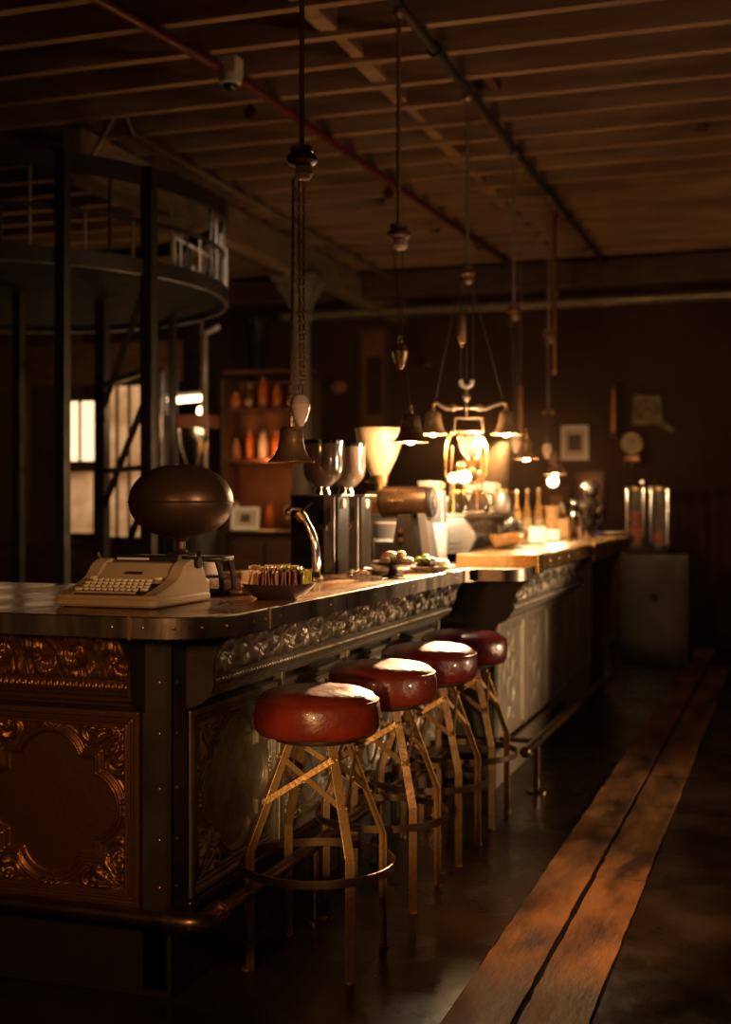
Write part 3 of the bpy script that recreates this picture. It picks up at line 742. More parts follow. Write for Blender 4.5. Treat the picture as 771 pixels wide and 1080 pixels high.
def big_grinder():
    p = at(425,596,h=1.056); p = Vector((-1.72,5.64,1.056))
    g = thing('shop_grinder', p, 'large bronze shop grinder with a wide cream funnel and horizontal drum', 'coffee grinder')
    z0 = .155+.14
    d = MB().cyl((-.095,0,z0),(.135,0,z0),.074,n=44).build('drum', 'drum', g, smooth=40)
    d.modifiers.new('edge','BEVEL').width = .008
    MB().cyl((.135,0,z0),(.152,0,z0),.072,.066,n=44).cyl((.152,0,z0),(.158,0,z0),.03,n=24).build('end_disc', 'black', g, smooth=40)
    MB().cyl((-.165,0,z0),(-.095,0,z0),.052,n=32).build('gearbox', 'brass_old', g)
    # triangle emblem: outline with three marks inside
    e = MB(); cx, cz = -.010, z0+.030; yy = -.068
    T = [(-.036,-.022),(.036,-.022),(0,.030)]
    for i in range(3):
        a, b = T[i], T[(i+1)%3]
        f = lambda q: (cx+q[0], -math.sqrt(max(.0745**2-(cz+q[1]-z0)**2,0))-.001, cz+q[1])
        e.bar(f(a), f(b), .007, .004, up=(0,-1,.3))
    for q in ((-.012,-.010),(.012,-.010),(0,.006)): e.ball((cx+q[0], -math.sqrt(.0745**2-(cz+q[1]-z0)**2), cz+q[1]), .005, (1,.4,1), 8, 6)
    e.build('emblem', 'brass', g, smooth=0)
    MB().prism([(-.110,.0),(.115,.0),(.080,.115),(.062,z0-.055),(.000,z0-.055),(-.022,.115),(-.110,.115)], -.075, .075, 'y').build('housing', 'black', g, smooth=0, bevel=.004)
    MB().prism([(.118,.0),(.165,.0),(.125,z0-.045),(.088,z0-.045)], -.055, .055, 'y').build('side_leg', 'alu', g, smooth=0, bevel=.003)
    for z in (.165,.125): MB().cyl((.018,-.075,z),(.018,-.086,z),.0105,n=16).build('knob', 'copper', g)
    fx = -.105
    MB().cyl((fx,0,z0+.045),(fx,0,z0+.09),.026,n=24).cyl((fx-.005,0,z0+.088),(fx-.005,0,z0+.125),.036,.040,n=28).build('neck', 'brass_old', g)
    MB().lathe([(.036,z0+.118),(.045,z0+.135),(.080,z0+.205),(.102,z0+.270),(.112,z0+.325),(.117,z0+.342),(.111,z0+.342),(.106,z0+.325),(.09,z0+.27),(.074,z0+.205),(.04,z0+.138)],(fx-.005,0,0),40).build('funnel', 'plastic_clear', g, smooth=50)
    MB().lathe([(0,z0+.120),(.035,z0+.132),(.066,z0+.20),(0,z0+.215)],(fx-.005,0,0),28).build('beans', 'pastry', g)
    MB().cyl((fx-.07,-.02,z0+.10),(fx-.01,-.02,z0+.10),.007,n=10).build('shutter', 'chrome', g)
big_grinder()

# white canisters
def canister(px, base_h, z, r, h, label):
    p = at(px,530,z=z)
    c = thing('canister', (p.x,p.y,base_h), label, 'canister')
    MB().lathe([(0,0),(r,0),(r*1.02,.01),(r*1.02,h*.58),(r,h*.6),(0,h*.6)], n=36).build('body', 'white', c)
    MB().lathe([(r*.95,h*.6),(r*.93,h*.97),(r*.97,h),(r*.90,h),(r*.88,h*.62)], n=36).build('upper_glass', 'alu', c)
    MB().lathe([(0,h),(r*.9,h),(r*.9,h*1.03),(0,h*1.05)], n=36).build('lid', 'ceramic', c)
canister(457, 1.056, 6.05, .064, .33, 'tall white canister with a grey upper part, right of the shop grinder')
canister(408, 1.056, 6.38, .068, .19, 'short white canister lit by an added light behind the shop grinder')

# ================================================================== FOOD
def food():
    p = Vector((-1.52,4.86,1.056))
    s = thing('cake_stand', p, 'low dark cake stand heaped with pastries on the worktop', 'cake stand')
    MB().lathe([(0,0),(.045,0),(.045,.006),(.02,.014),(.016,.034),(.05,.042),(.094,.050),(.100,.057),(.094,.057),(.05,.049),(0,.047)], n=40).build('plate', 'black_gloss', s)
    rnd = random.Random(3)
    for i in range(14):
        a = rnd.uniform(0,2*PI); r = rnd.uniform(0,.072); z = .064 + (.022 if i>8 else 0)
        if i > 8: r *= .5
        m = MB().ball((0,0,0), .024, (1.25,.8,.55), 14, 8)
        m.v = [tuple(Vector(q)*(1+.10*math.sin(q[0]*210+i)*math.cos(q[1]*190))) for q in m.v]
        o = m.build('pastry', 'pastry' if i%4 else 'cream', smooth=60)
        o.location = p+Vector((r*math.cos(a), r*math.sin(a), z)); o.rotation_euler = (rnd.uniform(-.3,.3),rnd.uniform(-.3,.3),rnd.uniform(0,6))
        tag(o, 'small golden pastry heaped on the low dark cake stand', 'pastry', 'pastries on the cake stand')
    p2 = Vector((-1.475,5.24,1.056))
    s2 = thing('plate', p2, 'white plate of lime halves and cream at the worktop edge', 'plate')
    MB().lathe([(0,.004),(.05,.004),(.05,0),(.06,0),(.07,.008),(.108,.022),(.108,.026),(.066,.012),(0,.009)], n=40).build('dish', 'cup', s2)
    bw = tag(MB().lathe([(0,0),(.03,0),(.052,.022),(.056,.036),(.051,.036),(.044,.02),(0,.008)], (0,0,0), 28).build('small_bowl', 'black_gloss', loc=p2+Vector((-.01,-.035,.012))), 'small black bowl of limes standing on the white plate', 'bowl')
    for i in range(7):
        a = i*2*PI/6; r = .028 if i<6 else 0
        o = MB().ball((0,0,0), .0165, (1.15,1,.9), 14, 9).build('lime', 'lime', smooth=60)
        o.location = p2+Vector((-.01+r*math.cos(a),-.035+r*math.sin(a),.050 + (.012 if i==6 else 0)))
        tag(o, 'small green lime piled in the small black bowl', 'lime', 'limes in the small black bowl')
    for i in range(7):
        a = rnd.uniform(-.4,1.6); r = rnd.uniform(.055,.085)
        m = MB().ball((0,0,0), .021, (1,1,.75), 12, 8)
        m.v = [tuple(Vector(q)*(1+.18*math.sin(q[0]*260+i)*math.cos(q[1]*240))) for q in m.v]
        o = m.build('meringue', 'cream', smooth=60); o.location = p2+Vector((r*math.cos(a)-.02, r*math.sin(a), .036))
        tag(o, 'white meringue beside the limes on the white plate', 'meringue', 'meringues on the white plate')
    p3 = Vector((-1.60,5.03,1.056))
    s3 = thing('plate', p3, 'pale plate of white meringues between the cake stand and the limes', 'plate')
    MB().lathe([(0,.004),(.05,.004),(.05,0),(.06,0),(.07,.008),(.095,.020),(.095,.024),(.066,.012),(0,.009)], n=40).build('dish', 'cup', s3)
    for i in range(8):
        a = i*PI/4; r = .05 if i%2 else .025
        m = MB().ball((0,0,0), .023, (1,1,.85), 12, 8)
        m.v = [tuple(Vector(q)*(1+.18*math.sin(q[0]*260+i)*math.cos(q[1]*240))) for q in m.v]
        o = m.build('meringue', 'cream', smooth=60); o.location = p3+Vector((r*math.cos(a), r*math.sin(a), .036))
        tag(o, 'white meringue on the pale plate behind the cake stand', 'meringue', 'meringues on the pale plate')
    # tongs
    q = Vector((-1.63,4.66,1.056)); t = thing('tongs', q, 'bent steel serving tongs lying before the grinders', 'tongs')
    for s_ in (-1,1):
        MB().tube([(0,0,.012),(.03*s_*.5,.06,.03),(.025*s_,.12,.022),(.012*s_,.19,.006)], .0045, 8).build('arm', 'chrome', t)
    MB().ball((0,-.004,.014),.012,n=12,m=8).build('hinge', 'chrome', t)
food()

# ================================================================== ESPRESSO MACHINE
def machine():
    L = Vector((-1.56,6.33,1.056))
    m = thing('espresso_machine', L, 'long steel espresso machine with a dark glass front, behind the oak bar top', 'espresso machine')
    side = [(-.60,.03),(-.02,.03),(.0,.07),(.02,.12),(-.01,.175),(-.045,.222),(-.60,.222)]
    MB().prism(side, 0, .035, 'y').build('end_panel', 'steel', m, smooth=30, bevel=.004)
    MB().prism(side, 1.215, 1.25, 'y').build('end_panel', 'steel', m, smooth=30, bevel=.004)
    MB().bb(-.59,-.05,.035,1.215,.035,.215).build('body', 'steel', m, smooth=0)
    MB().prism([(-.05,.05),(-.01,.065),(.008,.12),(-.02,.18),(-.05,.21)], .04, 1.21, 'y').build('front_glass', 'dark_glass', m, smooth=40)
    MB().bb(-.62,-.03,-.01,1.26,.222,.236).build('cup_deck', 'steel', m, smooth=0, bevel=.003)
    MB().tube([(-.045,-.005,.252),(-.025,-.005,.25),(-.025,1.255,.25),(-.045,1.255,.252)], .008, 10).build('cup_rail', 'chrome', m)
    for y in (.1,1.15):
        for x in (-.54,-.06): MB().cyl((x,y,0),(x,y,.04),.02,n=16).build('foot', 'chrome', m)
    top = L.z+.236
    # crockery on the deck
    def cup(x, y, z, s=1, m_='cup'):
        c = thing('coffee_cup', (x,y,z), 'white coffee cup stacked on top of the espresso machine', 'cup', 'coffee cups on the espresso machine')
        MB().lathe([(0,0),(.018*s,0),(.020*s,.006*s),(.034*s,.030*s),(.038*s,.052*s),(.0355*s,.052*s),(.031*s,.03*s),(.016*s,.01*s),(0,.01*s)], n=24).build('bowl', m_, c)
        MB().tube([(.034*s,0,.042*s),(.052*s,0,.040*s),(.050*s,0,.022*s),(.030*s,0,.020*s)], .004*s, 8).build('handle', m_, c)
    rnd = random.Random(5)
    spots = []
    for i in range(7):
        for j in range(3):
            x = L.x-.54+j*.10+rnd.uniform(-.01,.01); y = L.y+.52+i*.105
            cup(x, y, top); 
            if (i+j)%2 == 0: cup(x, y, top+.040)
    for i in range(9):
        if i in (0,1,2): continue
        for k in range(3+(i*7)%2): cup(L.x-.10-.01*(i%2), L.y+.10+i*.115, top+.040*k)
    for i in range(4):
        for k in range(3+i%2): cup(L.x-.34+.04*(i%2), L.y+.06+i*.11, top+.040*k)
    def carafe(px, z, r, h, mt, label):
        q = at(px,530,z=z)
        c = thing('carafe', (q.x,q.y,top), label, 'carafe')
        MB().lathe([(0,0),(r*.9,0),(r,.01),(r,h*.45),(r*.8,h*.7),(r*.55,h*.85),(r*.6,h),(r*.54,h),(r*.5,h*.86),(0,h*.8)], n=32).build('body', mt, c, smooth=50)
        MB().lathe([(r*.56,h*.84),(r*.63,h*.87),(r*.63,h*.97),(r*.56,h*1.0)], n=28).build('rim_band', 'brass', c)
        MB().tube([(r*.6,0,h*.9),(r*1.35,0,h*.8),(r*1.35,0,h*.4),(r*.98,0,h*.3)], .007, 8).build('handle', 'black', c)
    carafe(483, 6.72, .060, .125, 'carafe', 'dark glass carafe at the near end of the espresso machine')
    carafe(505, 6.90, .058, .125, 'carafe', 'dark glass carafe with brass band, second on the espresso machine')
    carafe(529, 7.15, .055, .135, 'alu', 'grey metal pitcher on the far part of the espresso machine')
    for px, py, z, r, lab in ((478,504,6.65,.026,'lit glass globe, left of the pair under the pipe lantern'),(490,503,6.7,.034,'lit glass globe, larger of the pair under the pipe lantern')):
        q = at(px,py,z=z)
        o = thing('globe_lamp', (q.x,q.y,top), lab, 'lamp')
        MB().lathe([(0,0),(.02,0),(.02,.006),(.007,.012),(.007,q.z-top-r*.8),(.014,q.z-top-r*.9),(0,q.z-top-r*.85)], n=16).build('stem', 'brass', o)
        MB().ball((0,0,q.z-top), r, n=24, m=14).build('globe', 'bulb_globe', o)
    for px, py, z, r, m_ in ((526,516,7.15,.040,'cup'),(512,523,6.95,.030,'cup')):
        pass
    # lantern of brass pipes round a glass dome, standing on the machine
    q = at(493,530,z=6.85); l = thing('pipe_lantern', (q.x,q.y,top), 'brass and copper pipe lantern with a glass dome, standing on the espresso machine', 'lantern')
    cr = Vector((CA,SA,0)); cf = Vector((-SA,CA,0)); K = 6.85/1350
    def P(px, py, f=0): return cr*((px-493)*K) + cf*f + Vector((0,0,CAM_H-(py-530)*K - top))
    MB().tube([P(473,462),P(471,470),P(470,480),P(470,500),P(473,508),P(480,509),P(500,509),P(511,507),P(513,500),P(513,470),P(510,462),P(502,459)], .009, 10).build('pipe_frame', 'brass', l)
    MB().tube([P(484,459,.02),P(487,475,.02),P(495,486,.02),P(504,484,.02),P(508,472,.02)], .012, 10).build('bent_pipe', 'brass', l)
    MB().tube([P(473,462),P(478,456),P(484,455),P(488,462)], .011, 10).ball(P(478,456),.018,n=12,m=8).ball(P(485,462),.018,n=12,m=8).build('elbow', 'brass', l)
    MB().tube([P(508,462,.03),P(509,500,.03),P(508,545,.03)], .009, 10).build('copper_pipe', 'copper', l)
    MB().tube([P(477,470,.03),P(476,510,.03),P(476,545,.03)], .009, 10).build('copper_pipe', 'copper', l)
    MB().tube([P(504,505,.0),P(503,530,.0),P(504,545,.0)], .007, 10).build('copper_pipe', 'copper', l)
    MB().ball(P(497,470,.02), .062, (1,1,1.05), 28, 16).build('glass_dome', 'glass', l)
    MB().ball(P(505,467,.0), .020, n=16, m=10).build('bulb', 'bulb_on', l)
    MB().cyl(P(497,484,.02),P(497,492,.02),.05,.03,n=24).build('dome_base', 'brass', l)
    for px, py, r in ((486,492,.030),(497,497,.024),(484,500,.022),(505,500,.020)): MB().ball(P(px,py,-.01), r, n=14, m=9).build('fitting', 'brass_old', l)
    MB().tube([P(480,441),P(509,441),P(510,456),P(479,456)], .006, 8, closed=True).build('top_hoop', 'rod', l)
    lamp('lantern_glow', 'POINT', q+Vector((.0,-.09,CAM_H+.10-1.35+1.35-1.35)) if False else Vector((q.x+.07,q.y-.10,CAM_H+.31)), 8.0, size=.03)
machine()
# boat-shaped wooden tray
q = at(532,577,h=1.112)
wt = thing('wooden_tray', (-1.455,6.65,1.112), 'boat-shaped wooden tray on the oak bar top in front of the espresso machine', 'tray')
m = MB(); vs = []; fs = []
nL, nS = 24, 12
for i in range(nL+1):
    u = -1+2*i/nL; w = .075*math.sqrt(max(0,1-u**2))+.004; hh = .052+.02*u*u
    for side_ in (1,.86):
        for j in range(nS+1):
            a = PI*j/nS
            vs.append((w*side_*math.cos(a), u*.23, .004+hh - (hh-(.0 if side_==1 else .008))*math.sin(a)))
S = nS+1
for i in range(nL):
    for s_ in (0,1):
        for j in range(nS): fs.append(((i*2+s_)*S+j,(i*2+s_)*S+j+1,((i+1)*2+s_)*S+j+1,((i+1)*2+s_)*S+j))
    fs.append((i*2*S,(i+1)*2*S,((i+1)*2+1)*S,(i*2+1)*S)); fs.append((i*2*S+nS,(i+1)*2*S+nS,((i+1)*2+1)*S+nS,(i*2+1)*S+nS))
m.add(vs, fs).build('hull', 'oak', wt, smooth=50)

# ================================================================== THINGS ON THE OAK TOP
HT = 1.112
def on_bar(px, py): return at(px, py, h=HT)
def jar(px, py, r, h, label, lit=True):
    p = on_bar(px, py)
    c = thing('candle_jar', p, label, 'candle')
    MB().lathe([(0,0),(r*.96,0),(r,.006),(r,h),(r*.92,h),(r*.9,.01),(0,.01)], n=32).build('glass_cup', 'glass', c)
    MB().lathe([(0,.011),(r*.88,.011),(r*.88,h*.8),(0,h*.8)], n=28).build('wax', 'bulb_dim', c)
jar(567, 573, .056, .115, 'large glowing white candle jar on the oak bar top')
jar(583, 571, .044, .085, 'small glowing white candle jar beside the large one')
def bottle(px, py, h, label, m='glass_amber'):
    p = at(px, py, h=1.056) if False else on_bar(px, py)
    b = thing('bottle', p, label, 'bottle', 'slim bottles behind the candles')
    MB().lathe([(0,0),(.028,0),(.030,.006),(.030,h*.52),(.022,h*.64),(.011,h*.74),(.010,h*.93),(.013,h*.94),(.013,h),(0,h)], n=22).build('body', m, b)
    MB().lathe([(0,h),(.012,h),(.012,h+.02),(0,h+.02)], n=14).build('cork', 'ceramic', b)
    MB().lathe([(.0305,h*.15),(.0308,h*.15),(.0308,h*.42),(.0305,h*.42)], n=22).build('paper_label', 'paper', b)
bottle(545, 569, .30, 'slim amber bottle nearest the espresso machine')
bottle(556, 567, .31, 'slim amber bottle in the middle of the three behind the candles')
bottle(568, 566, .32, 'slim amber bottle furthest right of the three behind the candles')
def small_box(px, py, w, h, label, m='oak_box', base=HT, name='wooden_box'):
    p = on_bar(px, py); p.z = base
    o = thing(name, p, label, 'box'); MB().rbox((0,0,h/2),(w,w,h),.006,3).build('body', m, o, smooth=40)
    MB().rbox((0,0,h+.004),(w*1.03,w*1.03,.010),.006,3).build('lid', m, o, smooth=40)
small_box(595, 568, .075, .12, 'upright tan wooden box beside the small candle jar')
small_box(608, 567, .060, .14, 'narrow tan wooden box beside the chrome shaker')
p = on_bar(583, 567.5); o = thing('plant_pot', p, 'tan flared pot behind the candles', 'pot')
MB().lathe([(0,0),(.05,0),(.055,.02),(.055,.12),(.045,.15),(.062,.215),(.056,.215),(.04,.16),(0,.15)], n=28).build('body', 'oak_box', o)
p = on_bar(594, 567); o = thing('mug', p, 'chrome mug on a tall stand behind the tan boxes', 'mug')
MB().lathe([(0,0),(.045,0),(.045,.008),(.012,.016),(.012,.12),(.05,.13),(.062,.17),(.064,.24),(.058,.24),(.055,.16),(0,.14)], n=32).build('body', 'chrome', o)
MB().tube([(-.06,0,.22),(-.10,0,.21),(-.10,0,.16),(-.055,0,.15)], .008, 8).build('handle', 'chrome', o)
p = on_bar(605, 567); o = thing('cocktail_shaker', p, 'tall chrome cocktail shaker near the dark figurine', 'shaker')
MB().lathe([(0,0),(.040,0),(.046,.02),(.050,.15),(0,.15)], n=32).build('tumbler', 'chrome', o)
MB().lathe([(0,.15),(.050,.15),(.046,.19),(.026,.22),(.026,.25),(.018,.26),(0,.262)], n=32).build('cap', 'chrome', o)
for i,(px,py) in enumerate(((612,568),(616,566))):
    p = on_bar(px,py); o = thing('glass_tumbler', p, ('small clear glass at the foot of the shaker','small clear glass just left of the dark figurine')[i], 'glass')
    MB().lathe([(0,0),(.024,0),(.030,.08),(.027,.08),(.022,.008),(0,.008)], n=24).build('body', 'chrome', o)
# dark figurine
p = on_bar(622, 565.3); f = thing('figurine', p, 'dark metal bust figurine with a round helmeted head on a blue base', 'figurine')
MB().rbox((0,0,.018),(.20,.14,.036),.02,4).build('plinth', 'blue', f, smooth=40)
MB().lathe([(0,.036),(.085,.036),(.088,.06),(.060,.12),(.058,.15),(.085,.19),(.100,.215),(.080,.245),(.040,.262),(.030,.285),(0,.285)], n=36).build('torso', 'black_gloss', f, smooth=50)
MB().ball((.060,-.02,.205), .042, (1,1,1.1)).build('shoulder', 'steel', f); MB().ball((-.070,0,.205), .040).build('shoulder', 'steel', f)
MB().ball((0,0,.325), .062, (.95,1,1.1)).build('head', 'black_gloss', f)
MB().ball((.018,-.035,.330), .040, (1,.8,1)).build('face_plate', 'grey_metal', f)
MB().lathe([(.058,.345),(.068,.350),(.066,.362),(.03,.392),(0,.398)], n=28).build('helmet_crest', 'steel', f)
MB().tube([(.085,-.02,.19),(.10,-.05,.12),(.06,-.08,.09)], .018, 12).build('arm', 'black_gloss', f)
MB().tube([(-.085,-.01,.19),(-.10,-.05,.12),(-.05,-.08,.09)], .018, 12).build('arm', 'black_gloss', f)
p = on_bar(640, 565); pl = thing('plate', p, 'white oval plate at the far end of the oak bar top', 'plate')
MB().lathe([(0,.004),(.06,.004),(.06,0),(.07,0),(.10,.014),(.14,.024),(.14,.030),(.09,.018),(0,.012)], n=40).build('dish', 'cup', pl)
p = on_bar(652, 564.6); pl = thing('plate', p, 'white side plate beside the oval plate at the far end', 'plate')
MB().lathe([(0,.004),(.04,.004),(.05,0),(.07,.012),(.09,.02),(.09,.026),(.06,.016),(0,.012)], n=32).build('dish', 'cup', pl)

# ================================================================== PENDANT LAMPS
def bell(parent, c, on=True, w=.083, h=.124):
    """bell shade hanging with its mouth at c"""
    c = Vector(c)
    MB().lathe([(w*.975,-.001),(.069,h*.047),(.055,h*.15),(.045,h*.35),(.039,h*.6),(.036,h*.83)], c, 44).build('lining', 'lining', parent, smooth=50)
    prof = [(.010,h),(.026,h*.985),(.036,h*.94),(.041,h*.85),(.044,h*.6),(.050,h*.35),(.060,h*.17),(.073,h*.06),(w,0),(w*.985,-.003),(.071,h*.045),(.057,h*.15),(.047,h*.35),(.041,h*.6),(.038,h*.85),(.02,h*.95)]
    b = MB().lathe(prof, c, 44).build('bell_shade', 'bell', parent, smooth=50)
    MB().lathe([(.0,h),(.011,h),(.011,h+.012),(.006,h+.016),(.006,h+.03),(0,h+.032)], c, 14).ball(c+Vector((0,0,h+.034)), .008, n=10, m=7).build('cap', 'brass_old', b)
    MB().lathe([(0,-.012),(.014,-.008),(.021,.006),(.018,.03),(.013,.06),(0,.06)] if on else [(0,.0),(.010,.004),(.014,.015),(.012,.05),(0,.06)], c, 20).build('bulb', 'bulb_on' if on else 'cup', b)
    return b
def weight(parent, c, m='ceramic', s=1.0):
    c = Vector(c)
    MB().lathe([(0,-.055*s),(.008*s,-.054*s),(.020*s,-.035*s),(.029*s,-.008*s),(.0335*s,.014*s),(.0345*s,.016*s),(.0345*s,.022*s),(.033*s,.024*s),(.029*s,.042*s),(.018*s,.055*s),(0,.058*s)], c, 32).build('counterweight', m, parent)
    MB().tube([c+Vector((.010*math.cos(a)*.8,0,.074+.020*math.sin(a)))  for a in [i*PI/8 for i in range(16)]], .0028, 6, closed=True).build('hook', 'chrome', parent)
def chain(parent, a, b, name='chain', r=.0028):
    a, b = Vector(a), Vector(b); n = max(2,int((b-a).length/.016)); pts = []
    m = MB(); d = (b-a)/n
    for i in range(n):
        p = a + d*(i+.5); u = Vector((1,0,0)) if i%2 else Vector((0,1,0))
        m.tube([p + u*(.0052*math.cos(t)) + Vector((0,0,.0105*math.sin(t))) for t in [k*PI/4 for k in range(8)]], .0019, 4, closed=True)
    m.build(name, 'brass_old', parent, smooth=50)
def cord(parent, pts, r=.0022, m='cord_dark'): MB().tube(pts, r, 6).build('cord', m, parent)
def pulley(parent, c, s=1.0):
    c = Vector(c)
    MB().lathe([(0,.0),(.019*s,.0),(.034*s,-.004*s),(.036*s,-.020*s),(.028*s,-.026*s),(0,-.026*s)], c, 24).build('pulley_cap', 'rod', parent)
    MB().lathe([(0,-.026*s),(.040*s,-.028*s),(.048*s,-.036*s),(.048*s,-.048*s),(.040*s,-.058*s),(.028*s,-.062*s),(0,-.062*s)], c, 24).build('pulley_wheel', 'redwood', parent)
    MB().lathe([(0,-.062*s),(.026*s,-.064*s),(.028*s,-.090*s),(.018*s,-.104*s),(0,-.108*s)], c+Vector((.008*s,0,0)), 20).build('pulley_ball', 'ceramic' if s>1 else 'rod', parent)
    MB().tube([c+Vector((-.018*s+.009*s*math.cos(a),0,-.112*s+.022*s*math.sin(a))) for a in [i*PI/7 for i in range(14)]], .0035*s, 6, closed=True).build('pulley_eye', 'brass_old', parent)
def rod(parent, top, bot, r=.0095):
    MB().cyl((0,0,top), (0,0,bot), r, n=14).lathe([(0,top),(.03,top),(.03,top-.02),(.014,top-.035),(0,top-.035)], n=16).build('rod', 'rod', parent)
PX, TOPH = -1.65, 3.505
cr = Vector((CA,SA,0))
def lampset(y, rod_end, label, weight_px=None, bell_px=None, bell_y=None, weight_y=None, on=True, wm='ceramic', power=9, chainy=False, psc=1.0):
    L = Vector((PX,y,0)); z = -PX*SA + y*CA; K = z/1350
    pxl = 385.5 + 1350*(PX*CA+y*SA)/z
    t = thing('pendant_lamp', L+Vector((0,0,TOPH)), label, 'pendant lamp', 'bell pendant lamps over the counter')
    Z = lambda py: CAM_H-(py-530)*K - TOPH
    O = lambda px, py, f=0: cr*((px-pxl)*K) + Vector((-SA,CA,0))*f + Vector((0,0,Z(py)))
    rod(t, 0, Z(rod_end)); pulley(t, (0,0,Z(rod_end)+.004), psc)
    pz = Z(rod_end)-.10*psc
    bc = O(bell_px, bell_y); bell(t, bc, on)
    wc = O(weight_px, weight_y); weight(t, wc, wm)
    a = cr*(-.026*psc); 
    cord(t, [a+Vector((0,0,pz)), bc+Vector((0,0,.160))])
    if chainy:
        chain(t, wc+Vector((0,0,.092)), cr*(-.012)+Vector((0,0,pz-.03))); chain(t, wc+Vector((.012,0,.092)), cr*(.006)+Vector((0,0,pz+.0)))
        chain(t, bc+Vector((0,0,.160)), a+Vector((0,0,pz)))
    else:
        cord(t, [wc+Vector((-.006,0,.09)), cr*(-.014)+Vector((0,0,pz))]); cord(t, [wc+Vector((.008,0,.09)), cr*(.016)+Vector((0,0,pz))])
    if on:
        lo = lamp('bell_light', 'POINT', bc+Vector((0,0,-.04)), power, size=.022, parent=t)
    return t
lampset(4.20, 155, 'unlit bell pendant lamp with a pink ceramic counterweight, nearest over the bar', 317, 307, 487, 433.5, on=False, chainy=True, psc=1.15)
lampset(5.36, 237, 'lit bell pendant lamp with a dark counterweight, above the shop grinder', 422, 433, 466, 376, on=True, wm='bell', power=22, psc=1.1)
lampset(7.77, 321, 'lit bell pendant lamp hanging beyond the espresso machine', 544, 555, 484, 469, power=22)
lampset(8.95, 347, 'furthest lit bell pendant lamp, with a small globe below, over the candles', 577, 585.5, 500, 476, power=22)
# little globe under the last bell
def cluster():
    y = 6.60; L = Vector((PX,y,0)); z = -PX*SA+y*CA; K = z/1350; pxl = 385.5+1350*(PX*CA+y*SA)/z
    t = thing('twin_pendant_lamp', L+Vector((0,0,TOPH)), 'two-armed pendant fitting with a lit bell lamp at each end', 'pendant lamp')
    Z = lambda py: CAM_H-(py-530)*K - TOPH
    O = lambda px, py, f=0: cr*((px-pxl)*K) + Vector((-SA,CA,0))*f + Vector((0,0,Z(py)))
    rod(t, 0, Z(282)); pulley(t, (0,0,Z(281)), .9)
    MB().tube([O(482,305),O(484,297),O(492,294),O(501,297),O(503,305)], .006, 8).build('spreader', 'iron', t)
    for px in (486,492,499): cord(t, [O(px,300), O(px,400)], .0028)
    for a, b in ((478,458),(506,532)): cord(t, [O(492+(a-492)*.3,298), O(a,330), O(b,428)], .0028)
    MB().lathe([(0,Z(330)),(.020,Z(333)),(.026,Z(345)),(.020,Z(360)),(.006,Z(366)),(0,Z(367))],(cr.x*-.03,cr.y*-.03,0),16).build('counterweight', 'bell', t)
    MB().tube([O(486,401),O(487,406),O(492,409),O(497,406),O(498,401)], .012, 10).build('yoke', 'white_metal', t)
    MB().cyl(O(492,408), O(492,440), .007, n=12).ball(O(492,419),.022,n=16,m=10).ball(O(492,430),.014,n=14,m=9).build('stem', 'rod', t)
    for s in (-1,1):
        e = 457 if s<0 else 534
        MB().tube([O(492+s*4,430),O(492+s*14,430),O(492+s*20,431),O(492+s*27,428),O(e-s*5,425),O(e-s*1,426),O(e,429)], .0105, 12, taper=[.8,1.0,1.2,.9,.8,.8,.7]).ball(O(492+s*14,430),.020,n=14,m=9).build('arm', 'rod', t)
        b = bell(t, O(e,458), True)
        lamp('bell_light', 'POINT', O(e,458)+Vector((0,0,-.04)), 24, size=.022, parent=t)
        if s > 0:
            sp = lamp('bell_light', 'SPOT', L+Vector((0,0,TOPH))+O(e,458)+Vector((0,-.01,-.035)), 3000, size=.025, spot=19, blend=.35); aim(sp, (-1.27,3.85,.80))
    MB().tube([O(481,441),O(507,441),O(509,455),O(479,455)], .0055, 8, closed=True).build('lower_frame', 'rod', t)
cluster()
q = at(583,508,z=9.1)
g = thing('globe_bulb', q, 'round glowing bulb just under the furthest bell lamp', 'light bulb')
MB().ball((0,0,0), .038, n=24, m=14).build('globe', 'bulb_globe', g)
MB().cyl((0,0,.034),(0,0,.062),.014,n=14).build('socket', 'brass_old', g)
# copper pipes and pulleys behind the last pendants
for px, y0, y1, z, lab in ((585,258,392,9.8,'thin copper pipe dropping from the ceiling behind the furthest pendants'),(549,408,470,10.5,'short copper tube hanging behind the espresso machine'),):
    a, b = at(px,y0,z=z), at(px,y1,z=z); t = thing('hanging_pipe', (a.x,a.y,b.z), lab, 'pipe')
    MB().cyl((0,0,0),(0,0,3.56-b.z if y0<300 else a.z-b.z),.020,n=14).build('tube', 'copper', t)
    MB().ball((0,0,.0),.030,n=14,m=9).build('end_ball', 'brass', t)
    if y0>300: MB().cyl((0,0,a.z-b.z),(0,0,3.56-b.z),.004,n=8).build('hanging_wire', 'rope', t)
for px, py, z, lab in ((578,435,9.3,'double brass pulley hanging below the furthest pendant rod'),(583,309,9.6,'small brass pulley near the ceiling above the candles')):
    a = at(px,py,z=z); t = thing('pulley_block', a, lab, 'pulley')
    MB().ball(cr*-.03, .022, n=14, m=9).build('wheel', 'brass_old', t); MB().ball(cr*.03, .022, n=14, m=9).build('wheel', 'brass_old', t)
    MB().cyl((0,0,0),(0,0,3.5-a.z),.003,n=6).bar(cr*-.03, cr*.03, .01,.006).build('hanger', 'rope', t)

